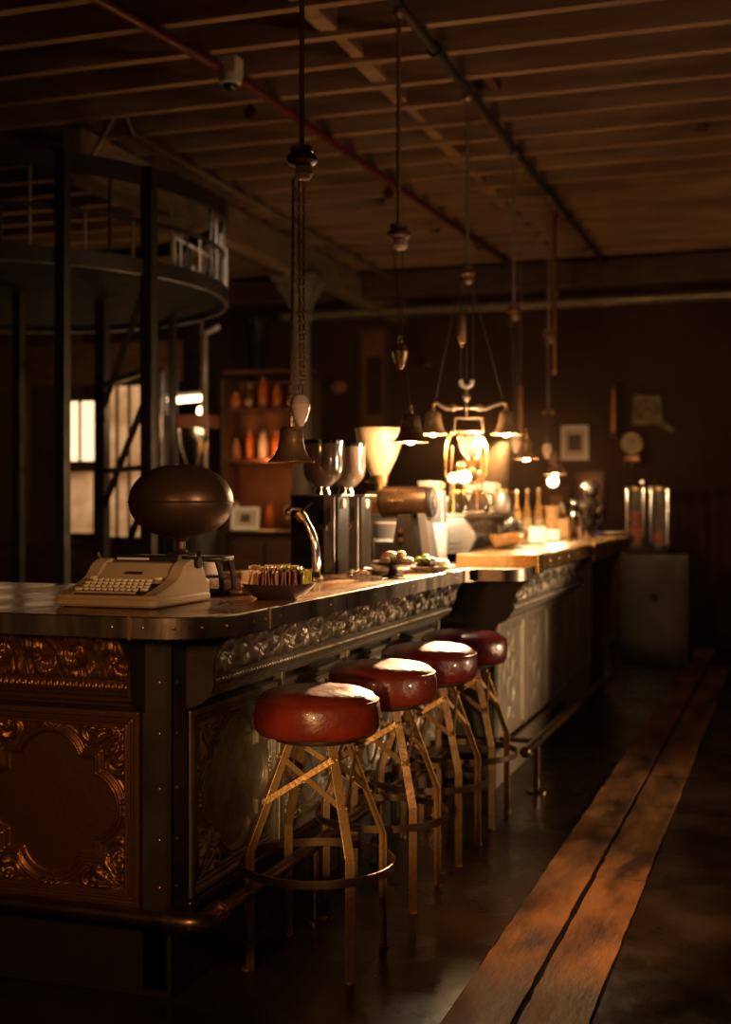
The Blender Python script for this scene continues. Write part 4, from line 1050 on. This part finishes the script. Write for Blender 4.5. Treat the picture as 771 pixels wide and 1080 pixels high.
# ================================================================== BACK WALL
YW = 13.29
def wall_box(px0, py0, px1, py1, Y=YW): return at(px0,py0,Y=Y), at(px1,py1,Y=Y)
def picture(px0, py0, px1, py1, label, m_frame, m_mat, m_art, bw=.035):
    a, b = wall_box(px0,py0,px1,py1); w = b.x-a.x; h = a.z-b.z
    t = thing('picture_frame', ((a.x+b.x)/2, YW, b.z), label, 'picture')
    fr = MB()
    fr.bb(-w/2,w/2,-.03,0,0,bw).bb(-w/2,w/2,-.03,0,h-bw,h).bb(-w/2,-w/2+bw,-.03,0,bw,h-bw).bb(w/2-bw,w/2,-.03,0,bw,h-bw)
    fr.build('frame', m_frame, t, smooth=0, bevel=.004)
    MB().bb(-w/2+bw,w/2-bw,-.014,-.002,bw,h-bw).build('mount_board', m_mat, t, smooth=0)
    k = .26
    MB().bb(-w/2+w*k,w/2-w*k,-.018,-.014,h*k,h-h*k).build('print', m_art, t, smooth=0)
    return t
picture(592,449,621,485,'white framed picture with a pale mount on the back wall','white','paper','wood_dark')
picture(608,498,637,546,'reddish poster panel in a dark frame behind the figurine','redwood','poster','poster',.05)
picture(573,512,600,552,'small dark reddish picture low on the back wall behind the candles','redwood','redwood','poster',.04)
picture(378,345,412,470,'tall dim panel on the back wall behind the shop grinder','wood_dark','amber_wall','wall',.06)
def plaque():
    a, b = wall_box(667,418,697,448); w=b.x-a.x; h=a.z-b.z
    t = thing('wall_map', ((a.x+b.x)/2,YW,b.z), 'old parchment sheet with a curling corner on the back wall', 'map')
    MB().prism([(-w/2,0),(w/2-.02,.0),(w/2+.10,-.08),(w/2+.14,-.05),(w/2+.01,.06),(w/2,h),(-w/2+.02,h+.01)], -.02, -.004, 'y').build('sheet', 'parchment', t, smooth=0)
    MB().tube([(.11*math.cos(i*PI/10),-.024,h*.5+.09*math.sin(i*PI/10)) for i in range(20)], .008, 6, closed=True).tube([(-.07,-.024,h*.35),(0,-.024,h*.62),(.07,-.024,h*.4)], .008, 6).build('drawing', 'wood_dark', t)
plaque()
def clock():
    p = at(667,468,Y=YW); t = thing('wall_clock', p, 'round cream wall clock on a small bracket, right of the white framed picture', 'clock')
    r = .094
    MB().cyl((0,-.06,0),(0,0,0),r*1.12,n=44).build('case', 'brass_old', t, smooth=40)
    MB().cyl((0,-.065,0),(0,-.058,0),r,n=44).build('dial', 'paper', t, smooth=40)
    m = MB()
    for k in range(12):
        a = k*PI/6; m.box((.8*r*math.sin(a),-.067,.8*r*math.cos(a)),(.006,.004,.018),rot=(0,a,0))
    m.build('hour_marks', 'black', t, smooth=0)
    MB().bar((0,-.069,0),(.035,-.069,.035),.006,.003,up=(0,1,0)).bar((0,-.069,0),(-.02,-.069,.065),.005,.003,up=(0,1,0)).build('hands', 'black', t, smooth=0)
    MB().rbox((.01,-.05,-.155),(.16,.08,.05),.015,4).build('bracket', 'copper', t, smooth=40)
    MB().ball((.01,-.05,-.215),.035,n=16,m=10).ball((-.07,-.05,-.20),.022,n=12,m=8).ball((.08,-.05,-.20),.022,n=12,m=8).build('pendant_drop', 'brass_old', t)
clock()
a, b = at(647,408,Y=13.2), at(647,459,Y=13.2)
t = thing('wall_pipe', (a.x,13.22,b.z), 'short upright copper pipe on the back wall, left of the parchment', 'pipe')
MB().cyl((0,0,0),(0,0,a.z-b.z),.036,n=18).build('tube', 'copper', t); MB().cyl((0,0,-.02),(0,0,.03),.055,n=18).build('flange', 'wood_dark', t); MB().cyl((0,0,a.z-b.z-.03),(0,0,a.z-b.z+.01),.05,n=18).build('flange', 'wood_dark', t)
MB().bb(-.02,.02,0,.07,.2,.24).build('clip', 'iron', t)
for px,py,r,lab in ((357,408,.10,'dim rosy glass lampshade far behind the nearest counterweight'),(448,385,.06,'small amber lamp glowing on the back wall above the bells')):
    q = at(px,py,Y=13.1); t = thing('wall_lamp', q, lab, 'lamp')
    MB().ball((0,0,0), r, (1,.8,.75) if r>.08 else (1.3,.7,.5), 22, 14).build('shade', 'poster' if r>.08 else 'brass_old', t)
    MB().cyl((0,0,0),(0,.2,0),.015,n=10).build('bracket', 'iron', t)

# cabinet and vending tubes at the right
def dispenser():
    p = at(688,699,h=0)
    c = thing('metal_cabinet', (p.x+.02,p.y+.2,0), 'grey metal cabinet by the back wall, right of the bar', 'cabinet')
    MB().rbox((0,0,.46),(.56,.45,.92),.015,4).build('body', 'grey_metal', c, smooth=40)
    d = MB().rbox((0,-.232,.46),(.50,.014,.84),.01,3).build('door', 'grey_metal', c, smooth=40)
    MB().cyl((.0,-.24,.56),(.0,-.27,.56),.03,n=16).build('knob', 'black', d)
    b = thing('sweet_dispenser', (p.x-.045,p.y+.18,.925), 'tall glass dispenser tubes of red sweets with chrome rims on the grey cabinet', 'dispenser')
    MB().rbox((0,0,.02),(.38,.30,.04),.02,4).build('base', 'iron', b, smooth=40)
    for k, x in enumerate((-.11,.09)):
        MB().lathe([(.078,.045),(.078,.53),(.074,.53),(.074,.045)],(x,-.02,0),30).build('tube', 'glass', b)
        MB().lathe([(0,.53),(.086,.53),(.086,.56),(.05,.58),(0,.585)],(x,-.02,0),30).build('tube_cap', 'brass_old', b)
        MB().lathe([(0,.04),(.084,.04),(.084,.06),(0,.06)],(x,-.02,0),30).build('tube_rim', 'chrome', b)
        MB().cyl((x+.07,-.075,.05),(x+.07,-.075,.54),.010,n=10).cyl((x-.07,-.075,.05),(x-.07,-.075,.54),.010,n=10).build('stay_rod', 'chrome', b)
        n = 34 if k==0 else 10; rnd = random.Random(k)
        for i in range(n):
            a = rnd.uniform(0,2*PI); r = rnd.uniform(0,.048); z = .085 + i*(.26/34)
            o = MB().ball((0,0,0), .021, n=10, m=7).build('sweet_ball', 'red_ball', smooth=60)
            o.location = (b.location.x+x+r*math.cos(a), b.location.y-.02+r*math.sin(a), .925+z)
            tag(o, ('red-orange sweet in the left glass tube of the dispenser','red-orange sweet in the right glass tube of the dispenser')[k], 'sweet', ('sweets in the left tube','sweets in the right tube')[k])
    for x in (-.13,-.05,.06,.13): MB().ball((x,-.10,.60),.012,n=10,m=7).build('lamp', 'bulb_dim' if x==-.05 else 'copper', b)
dispenser()

# ================================================================== ROUND PLATFORM ON THE LEFT
def platform():
    cx, cy, Rr = -4.86, 6.98, 1.50
    t = thing('round_platform', (cx,cy,0), 'round black steel gantry with a railed upper platform, left of the bar', 'gantry')
    def ringband(z0, z1, r, th=.03, n=96):
        m = MB(); vs=[]; fs=[]
        for i in range(n):
            a = 2*PI*i/n
            for q,z in ((r-th,z0),(r,z0),(r,z1),(r-th,z1)): vs.append((q*math.cos(a),q*math.sin(a),z))
        for i in range(n):
            for k in range(4): fs.append((i*4+k,((i+1)%n)*4+k,((i+1)%n)*4+(k+1)%4,i*4+(k+1)%4))
        return m.add(vs,fs)
    ringband(2.63,2.72,Rr).build('lower_band', 'iron', t, smooth=30)
    ringband(3.14,3.24,Rr).build('upper_band', 'iron', t, smooth=30)
    MB().lathe([(0,2.67),(Rr-.03,2.67),(Rr-.03,2.70),(0,2.70)], n=72).build('deck', 'iron_matte', t, smooth=30)
    ringband(2.925,2.95,Rr-.02,.02).build('mid_rail', 'iron', t, smooth=30)
    # posts to the ground
    def polar(px):     # the point of the ring facing the camera at that pixel column
        r = (px-385.5)/1350; D = Vector((r*CA-SA, r*SA+CA)); c = Vector((cx,cy)); D.normalize()
        b = D.dot(c); disc = b*b-(c.length_squared-Rr*Rr)
        p = D*(b-math.sqrt(max(disc,0))); return p-c
    for px, w in ((157,.075),(66,.065),(-30,.065)):
        p = polar(px); MB().box((p.x,p.y,1.62),(w,w,3.24)).build('post', 'iron', t, smooth=0, bevel=.006)
    for px, f, w in ((108,1.3,.075),(182,1.6,.05),(20,1.2,.06)):
        p = polar(px)*1.0; d = Vector((p.x+cx,p.y+cy)).normalized()*f
        MB().box((p.x+d.x,p.y+d.y,1.33),(w,w,2.66)).build('post', 'iron', t, smooth=0, bevel=.006)
    # balusters in the gallery
    for k in range(46):
        a = -PI*.95 + k*(PI*1.5)/46
        MB().cyl(((Rr-.03)*math.cos(a),(Rr-.03)*math.sin(a),2.71),((Rr-.03)*math.cos(a),(Rr-.03)*math.sin(a),2.93 if k%3 else 3.15),.009,n=8).build('baluster', 'conduit' if k%2 else 'iron', t)
    # horizontal and diagonal braces between front posts, below the deck
    A1, A2 = polar(157), polar(66); A3 = polar(108); d = Vector((A3.x+cx,A3.y+cy)).normalized()*1.3; A3 = A3+Vector((d.x,d.y))
    for z, w in ((1.55,.05),(2.10,.05)): MB().bar((A1.x,A1.y,z),(A3.x,A3.y,z),.045,.03).build('brace', 'iron', t, smooth=0)
    for z0,z1 in ((1.30,1.98),(.65,1.42),(1.95,2.62)): MB().bar((A3.x,A3.y,z0),(A1.x,A1.y,z1),.035,.02).build('brace', 'iron', t, smooth=0)
    # pale wire rack on the right rim of the gallery
    w = thing('wire_rack', (cx,cy,2.701), 'pale wire rack standing on the right rim of the gallery', 'rack')
    def rim(px, r=1.41):
        q = (px-385.5)/1350; D = Vector((q*CA-SA,q*SA+CA)).normalized(); c = Vector((cx,cy)); b = D.dot(c); disc = b*b-(c.length_squared-r*r)
        p = D*(b-math.sqrt(max(disc,0))) - c; return p
    p0, p1 = rim(184), rim(226)
    K = 8.4/1350
    for z in (.04,.21): MB().cyl((p0.x,p0.y,z),(p1.x,p1.y,z),.011,n=8).build('rail', 'white_metal', w)
    for p in (p0,p1): MB().cyl((p.x,p.y,0),(p.x,p.y,.22),.011,n=8).build('upright', 'white_metal', w)
    for u in (.15,.3,.45,.6,.75,.88): 
        p = p0.lerp(p1,u); MB().cyl((p.x,p.y,.0),(p.x,p.y,.16+.08*math.sin(u*9)),.007,n=8).build('wire', 'white_metal', w)
    for k, px in enumerate((222,228,233,236.5,238.5)):
        p = rim(px,1.425+.004*k); MB().cyl((p.x,p.y,.0),(p.x,p.y,.50-.05*k),.010,n=8).build('upright', 'white_metal', w)
    return polar
polar = platform()

# ---- lit room and roasting gear behind the gantry
def lit_window(n, px0, py0, px1, py1, Y, m, bars=0):
    a, b = at(px0,py0,Y=Y), at(px1,py1,Y=Y); w = b.x-a.x; h = a.z-b.z
    t = bpy.data.objects.new('window_%d'%n, None); C.objects.link(t); t.location = ((a.x+b.x)/2,Y,b.z); t['kind'] = 'structure'
    MB().bb(-w/2,w/2,-.01,.01,0,h).build('pane', m, t, smooth=0)
    f = MB().bb(-w/2-.04,w/2+.04,-.03,.03,-.05,0).bb(-w/2-.04,w/2+.04,-.03,.03,h,h+.05).bb(-w/2-.04,-w/2,-.03,.03,0,h).bb(w/2,w/2+.04,-.03,.03,0,h)
    for k in range(bars): x = -w/2 + w*(k+1)/(bars+1); f.bb(x-.012,x+.012,-.025,.0,0,h)
    f.build('frame', 'iron', t, smooth=0)
lit_window(1, 70, 424, 101, 486, 9.9, 'lit_bright', 1)
lit_window(2, 112, 408, 150, 566, 9.9, 'lit_pane', 2)
lit_window(3, 70, 498, 100, 562, 9.9, 'lit_pane', 0)
# partition the windows sit in
a, b = at(-60,395,Y=9.95), at(196,395,Y=9.95)
struct(MB().bb(a.x-.6,b.x-.05,9.94,10.0,0,.98).bb(a.x-.6,b.x-.05,9.94,10.0,2.40,2.75).build('wall_partition', 'wood_dark', smooth=0))
struct(MB().bb(-8,at(30,500,Y=9.97).x,9.94,10.0,.98,2.40).build('wall_partition', 'wood_dark', smooth=0))
# ribbed glass cylinder
q = at(176,490,Y=9.3); q.z = .98
t = thing('roaster_cylinder', (q.x,q.y,0), 'tall ribbed grey roasting cylinder standing behind the gantry post', 'cylinder')
zb, zt = at(176,492,Y=9.3).z, at(176,394,Y=9.3).z
MB().lathe([(0,0),(.10,0),(.10,zb-.1),(.12,zb),(0,zb)], n=28).build('pedestal', 'iron', t)
MB().lathe([(0,zb),(.085,zb),(.085,zt),(0,zt)], n=48, wob=lambda a,h: 1+.07*math.cos(12*a)).build('ribbed_body', 'alu', t, smooth=60)
MB().lathe([(0,zt),(.10,zt),(.10,zt+.03),(0,zt+.05)], n=28).build('cap', 'rod', t)
# strip light and small bulb
q = at(196,421,z=10.2); t = thing('strip_light', q, 'short bright strip light tilted behind the gantry', 'light fitting')
MB().cyl(cr*-.14+Vector((0,0,-.016)), cr*.13+Vector((0,0,.010)), .024,n=16).build('tube', 'tube_light', t)
MB().bar(cr*-.16+Vector((0,0,.03)), cr*.15+Vector((0,0,.055)), .05,.02).build('housing', 'white_metal', t, smooth=0)
MB().cyl((.12,.04,.05),(.12,.04,1.05),.010,n=8).build('hanger', 'conduit', t)
q = at(212,434,z=10.2); t = thing('globe_bulb', q, 'small bright bulb just under the strip light', 'light bulb')
MB().ball((0,0,0),.032,(1,1,1.3)).build('globe', 'tube_light', t); MB().cyl((0,0,.03),(0,0,.5),.006,n=8).build('hanger', 'iron', t)
# steel hopper roaster
q = at(204,530,z=9.2); t = thing('roaster', (q.x,q.y,0), 'polished steel hopper and drum of the roaster behind the bronze vessel', 'coffee roaster')
K = 9.2/1350; H = lambda py: CAM_H-(py-530)*K
MB().lathe([(0,H(497)),(.045,H(497)),(.05,H(490)),(.095,H(470)),(.105,H(452)),(0,H(452))], n=32).build('hopper', 'chrome', t)
MB().bb(-.17,.16,-.08,.10,H(452),H(438)).build('top_plate', 'redwood', t, smooth=0, bevel=.004)
MB().lathe([(0,H(560)),(.16,H(560)),(.17,H(520)),(.12,H(500)),(.05,H(496)),(0,H(496))], n=32).build('drum', 'steel', t)
MB().lathe([(0,0),(.2,0),(.2,H(560)),(0,H(560))], n=28).build('base', 'iron', t)
q2 = at(216,352,z=9.9); tt = thing('vertical_duct', (q2.x,q2.y,0), 'slim grey upright pipe right of the strip light', 'pipe')
MB().cyl((0,0,0),(0,0,q2.z),.026,n=14).build('tube', 'conduit', tt); MB().cyl((0,0,q2.z),(.12,0,q2.z+.05),.02,n=12).build('spout', 'white_metal', tt)

# back bar behind the bronze vessel: cabinet, amber jars, leaning picture
def back_bar():
    Y = 8.4
    a, b = at(243,560,Y=Y), at(352,560,Y=Y)
    t = thing('back_counter', ((a.x+b.x)/2,Y,0), 'dark timber back counter behind the grinders and the bronze vessel', 'counter')
    w = (b.x-a.x)/2; h = a.z
    MB().bb(-w,w,0,.55,0,h-.03).build('body', 'wood_dark', t, smooth=0)
    MB().bb(-w-.03,w+.03,-.03,.58,h-.03,h).build('top', 'rail', t, smooth=0, bevel=.004)
    for k in range(3):
        x = -w+.02+k*(2*w-.04)/3; dd = MB().bb(x+.01,x+(2*w-.04)/3-.01,-.02,0,.08,h-.08).build('door', 'wood_dark', t, smooth=0, bevel=.004)
        MB().ball((x+.06,-.03,h*.6),.012,n=10,m=7).build('knob', 'brass_old', dd)
    # leaning white framed picture
    p = at(258,556,Y=Y+.25); p.z = h
    f = thing('picture_frame', p, 'white framed picture leaning back on the dark back counter', 'picture', rz=R(12)); f.rotation_euler = (R(-22),0,R(16))
    MB().bb(-.105,.105,-.01,.01,0,.025).bb(-.105,.105,-.01,.01,.155,.18).bb(-.105,-.08,-.01,.01,.025,.155).bb(.08,.105,-.01,.01,.025,.155).build('frame', 'white', f, smooth=0)
    MB().bb(-.08,.08,-.004,.004,.025,.155).build('mount_board', 'paper', f, smooth=0)
    MB().bb(-.035,.035,-.008,-.004,.06,.125).build('print', 'grey_metal', f, smooth=0)
    # shelf wall with amber jars
    Y2 = 10.9
    a, b = at(236,556,Y=Y2), at(322,425,Y=Y2)
    s = thing('shelf_unit', (a.x,Y2,0), 'warm lit open shelves of amber jars behind the nearest bell lamp', 'shelves')
    W = b.x-a.x
    MB().bb(0,W,.30,.34,0,2.5).build('back_board', 'amber_wall', s, smooth=0)
    zs = [at(280,556,Y=Y2).z, at(280,484,Y=Y2).z, at(280,430,Y=Y2).z, at(280,390,Y=Y2).z]
    for z in zs: MB().bb(0,W,-.02,.30,z-.03,z).build('shelf', 'redwood', s, smooth=0)
    for x in (0,W): MB().bb(x-.02,x+.02,-.02,.34,0,2.5).build('side_board', 'wood_dark', s, smooth=0)
    rnd = random.Random(12)
    mats = ['orange_glass','poster','redwood','orange_glass','bell','ceramic']
    for row,(z,nj) in enumerate(zip(zs[:3],(5,6,6))):
        for k in range(nj):
            r = rnd.uniform(.035,.055); hh = rnd.uniform(.14,.30); x = .06+(W-.12)*k/(nj-1); mt = rnd.choice(mats)
            nm = {'orange_glass':'orange','poster':'reddish','redwood':'dark red','bell':'bronze','ceramic':'pale pink'}[mt]
            o = thing('jar', (a.x+x,Y2+.14,z), nm+' jar on the '+('lowest','middle','upper')[row]+' of the warm lit shelves', 'jar', 'jars on the warm lit shelves')
            MB().lathe([(0,0),(r*.8,0),(r,.02),(r,hh*.6),(r*.6,hh*.8),(r*.6,hh*.9),(0,hh*.9)], n=20).build('body', mt, o)
            MB().lathe([(0,hh*.9),(r*.7,hh*.9),(r*.7,hh),(0,hh)], n=16).build('lid', 'brass_old', o)
    lamp('shelf_glow', 'POINT', (a.x+W*.55,Y2-.10,1.75), 3.4, col=(1,.38,.10), size=.06)
back_bar()

# ================================================================== LIGHT
# lights with no fitting in view; many are added to brighten one spot
def put(name, kind, loc, power, target=None, **k):
    o = lamp(name, kind, loc, power, **k)
    if target: aim(o, target)
    return o
put('front_fill_light', 'SPOT', (-1.25,.75,1.42), 58, (-1.55,3.4,.65), col=(1,.45,.15), size=.10, spot=62, blend=.8)  # added stand-in for warm frontal light; its source is unseen
put('leg_fill_light', 'SPOT', (-.55,1.1,.95), 230, (-1.28,3.7,.55), col=(1,.56,.19), size=.03, spot=17, blend=.7)  # added narrow spot that brightens the stool legs; no such lamp is seen
put('ceiling_spot_light', 'SPOT', (-.35,2.2,3.4), 520, (-.66,4.2,0), col=(1,.45,.13), size=.06, spot=21, blend=.9)
put('side_fill_light', 'SPOT', (2.4,7.0,1.0), 470, (-1.5,5.9,.88), col=(1,.64,.34), size=.25, spot=44, blend=.8)  # added fill on the pale bar front from the right; source unseen
put('crown_fill_light', 'SPOT', (2.0,3.6,.95), 160, (-1.5,4.3,.93), col=(1,.60,.31), size=.08, spot=26, blend=.7)  # added low spot to lift the near crown moulding
put('near_fill_light', 'SPOT', (1.0,2.0,1.75), 190, (-1.74,3.7,1.38), col=(1,.60,.30), size=.12, spot=24, blend=.7)  # added fill for the nearest bell, its weight and the typewriter
put('gap_fill_light', 'POINT', (-1.83,5.80,1.30), 2.6, col=(1,.70,.42), size=.02)  # added point light to whiten the gap in the shop grinder
put('rod_fill_light', 'SPOT', (2.5,4.0,2.5), 42, (-1.65,6.6,2.85), col=(1,.66,.42), size=.2, spot=50, blend=.8)  # unseen spot added so the pendant rods stand out
put('cylinder_fill_light', 'POINT', at(188,438,z=8.7), 4, col=(1,.60,.30), size=.03)  # added in front of the ribbed cylinder to brighten it and the hopper
put('poster_fill_light', 'POINT', at(612,505,Y=12.8), 2.2, col=(1,.50,.22), size=.05)  # added to bring out the poster; no fitting is seen
put('gallery_light', 'AREA', (-6.4,9.5,1.9), 1.5, (-4.5,8.2,2.6), col=(1,.55,.25), size=1.0)
put('rack_fill_light', 'SPOT', (-2.2,5.2,2.9), 90, (-3.45,7.3,2.82), col=(1,.75,.55), size=.05, spot=15, blend=.6)  # unseen spot added to brighten the pale wire rack
put('kitchen_light', 'POINT', (-5.2,9.3,2.0), 6, col=(1,.50,.20), size=.1)
put('ceiling_fill_light', 'AREA', (1.6,8.0,1.9), 5, (-2.0,9.0,3.6), col=(1,.55,.23), size=1.2)  # unseen area light added to lift the ceiling
put('canister_fill_light', 'POINT', (-1.46,5.64,1.40), 9, col=(1,.70,.42), size=.03)  # added point light that brightens the tall white canister
put('back_room_light', 'POINT', (-2.9,12.3,1.9), 4, col=(1,.50,.20), size=.1)

w = bpy.data.worlds.new('World'); bpy.context.scene.world = w; w.use_nodes = True
bg = w.node_tree.nodes['Background']; bg.inputs[0].default_value = (1.0,.50,.20,1); bg.inputs[1].default_value = .013

# thin warm haze added as a scatter volume to imitate lamp bloom
hz = bpy.data.materials.new('glow'); hz.use_nodes = True; nt = hz.node_tree; nt.nodes.clear()
ou = nt.nodes.new('ShaderNodeOutputMaterial'); vs_ = nt.nodes.new('ShaderNodeVolumeScatter')
vs_.inputs['Color'].default_value = (1,.66,.36,1); vs_.inputs['Density'].default_value = .006; vs_.inputs['Anisotropy'].default_value = .7
tc = nt.nodes.new('ShaderNodeTexCoord'); mp = nt.nodes.new('ShaderNodeMapping'); mp.inputs['Location'].default_value = (1.5/1.3, -6.9/2.0, -1.62/.8)
mp.inputs['Scale'].default_value = (1/1.3, 1/2.0, 1/.8)
gr = nt.nodes.new('ShaderNodeTexGradient'); gr.gradient_type = 'QUADRATIC_SPHERE'; mu = nt.nodes.new('ShaderNodeMath'); mu.operation = 'MULTIPLY'; mu.inputs[1].default_value = .008
nt.links.new(tc.outputs['Object'], mp.inputs[0]); nt.links.new(mp.outputs[0], gr.inputs[0]); nt.links.new(gr.outputs['Fac'], mu.inputs[0]); nt.links.new(mu.outputs[0], vs_.inputs['Density'])
nt.links.new(vs_.outputs[0], ou.inputs['Volume'])
hzo = MB().bb(-2.78,-.22,4.95,8.85,1.12,2.40).build('glow', hz, smooth=0); tag(hzo, 'thin warm haze added round the lamps over the bar to imitate their bloom', 'glow', kind='stuff')

# ================================================================== CAMERA
cam = bpy.data.cameras.new('camera'); co = bpy.data.objects.new('camera', cam); C.objects.link(co)
co.location = (0,0,CAM_H); co.rotation_euler = (PI/2, 0, A)
cam.sensor_fit = 'HORIZONTAL'; cam.sensor_width = 36; cam.lens = 1350/771*36
cam.shift_y = -10/771; cam.clip_start = .05; cam.clip_end = 60
cam.dof.use_dof = True; cam.dof.focus_distance = 3.85; cam.dof.aperture_fstop = 2.6
sc = bpy.context.scene; sc.camera = co
sc.view_settings.view_transform = 'Standard'; sc.view_settings.look = 'None'; sc.view_settings.gamma = 1
sc.view_settings.use_curve_mapping = False; sc.view_settings.exposure = 0.2
sc.cycles.use_denoising = True
sc.cycles.sample_clamp_indirect = 4.0
sc.cycles.max_bounces = 8
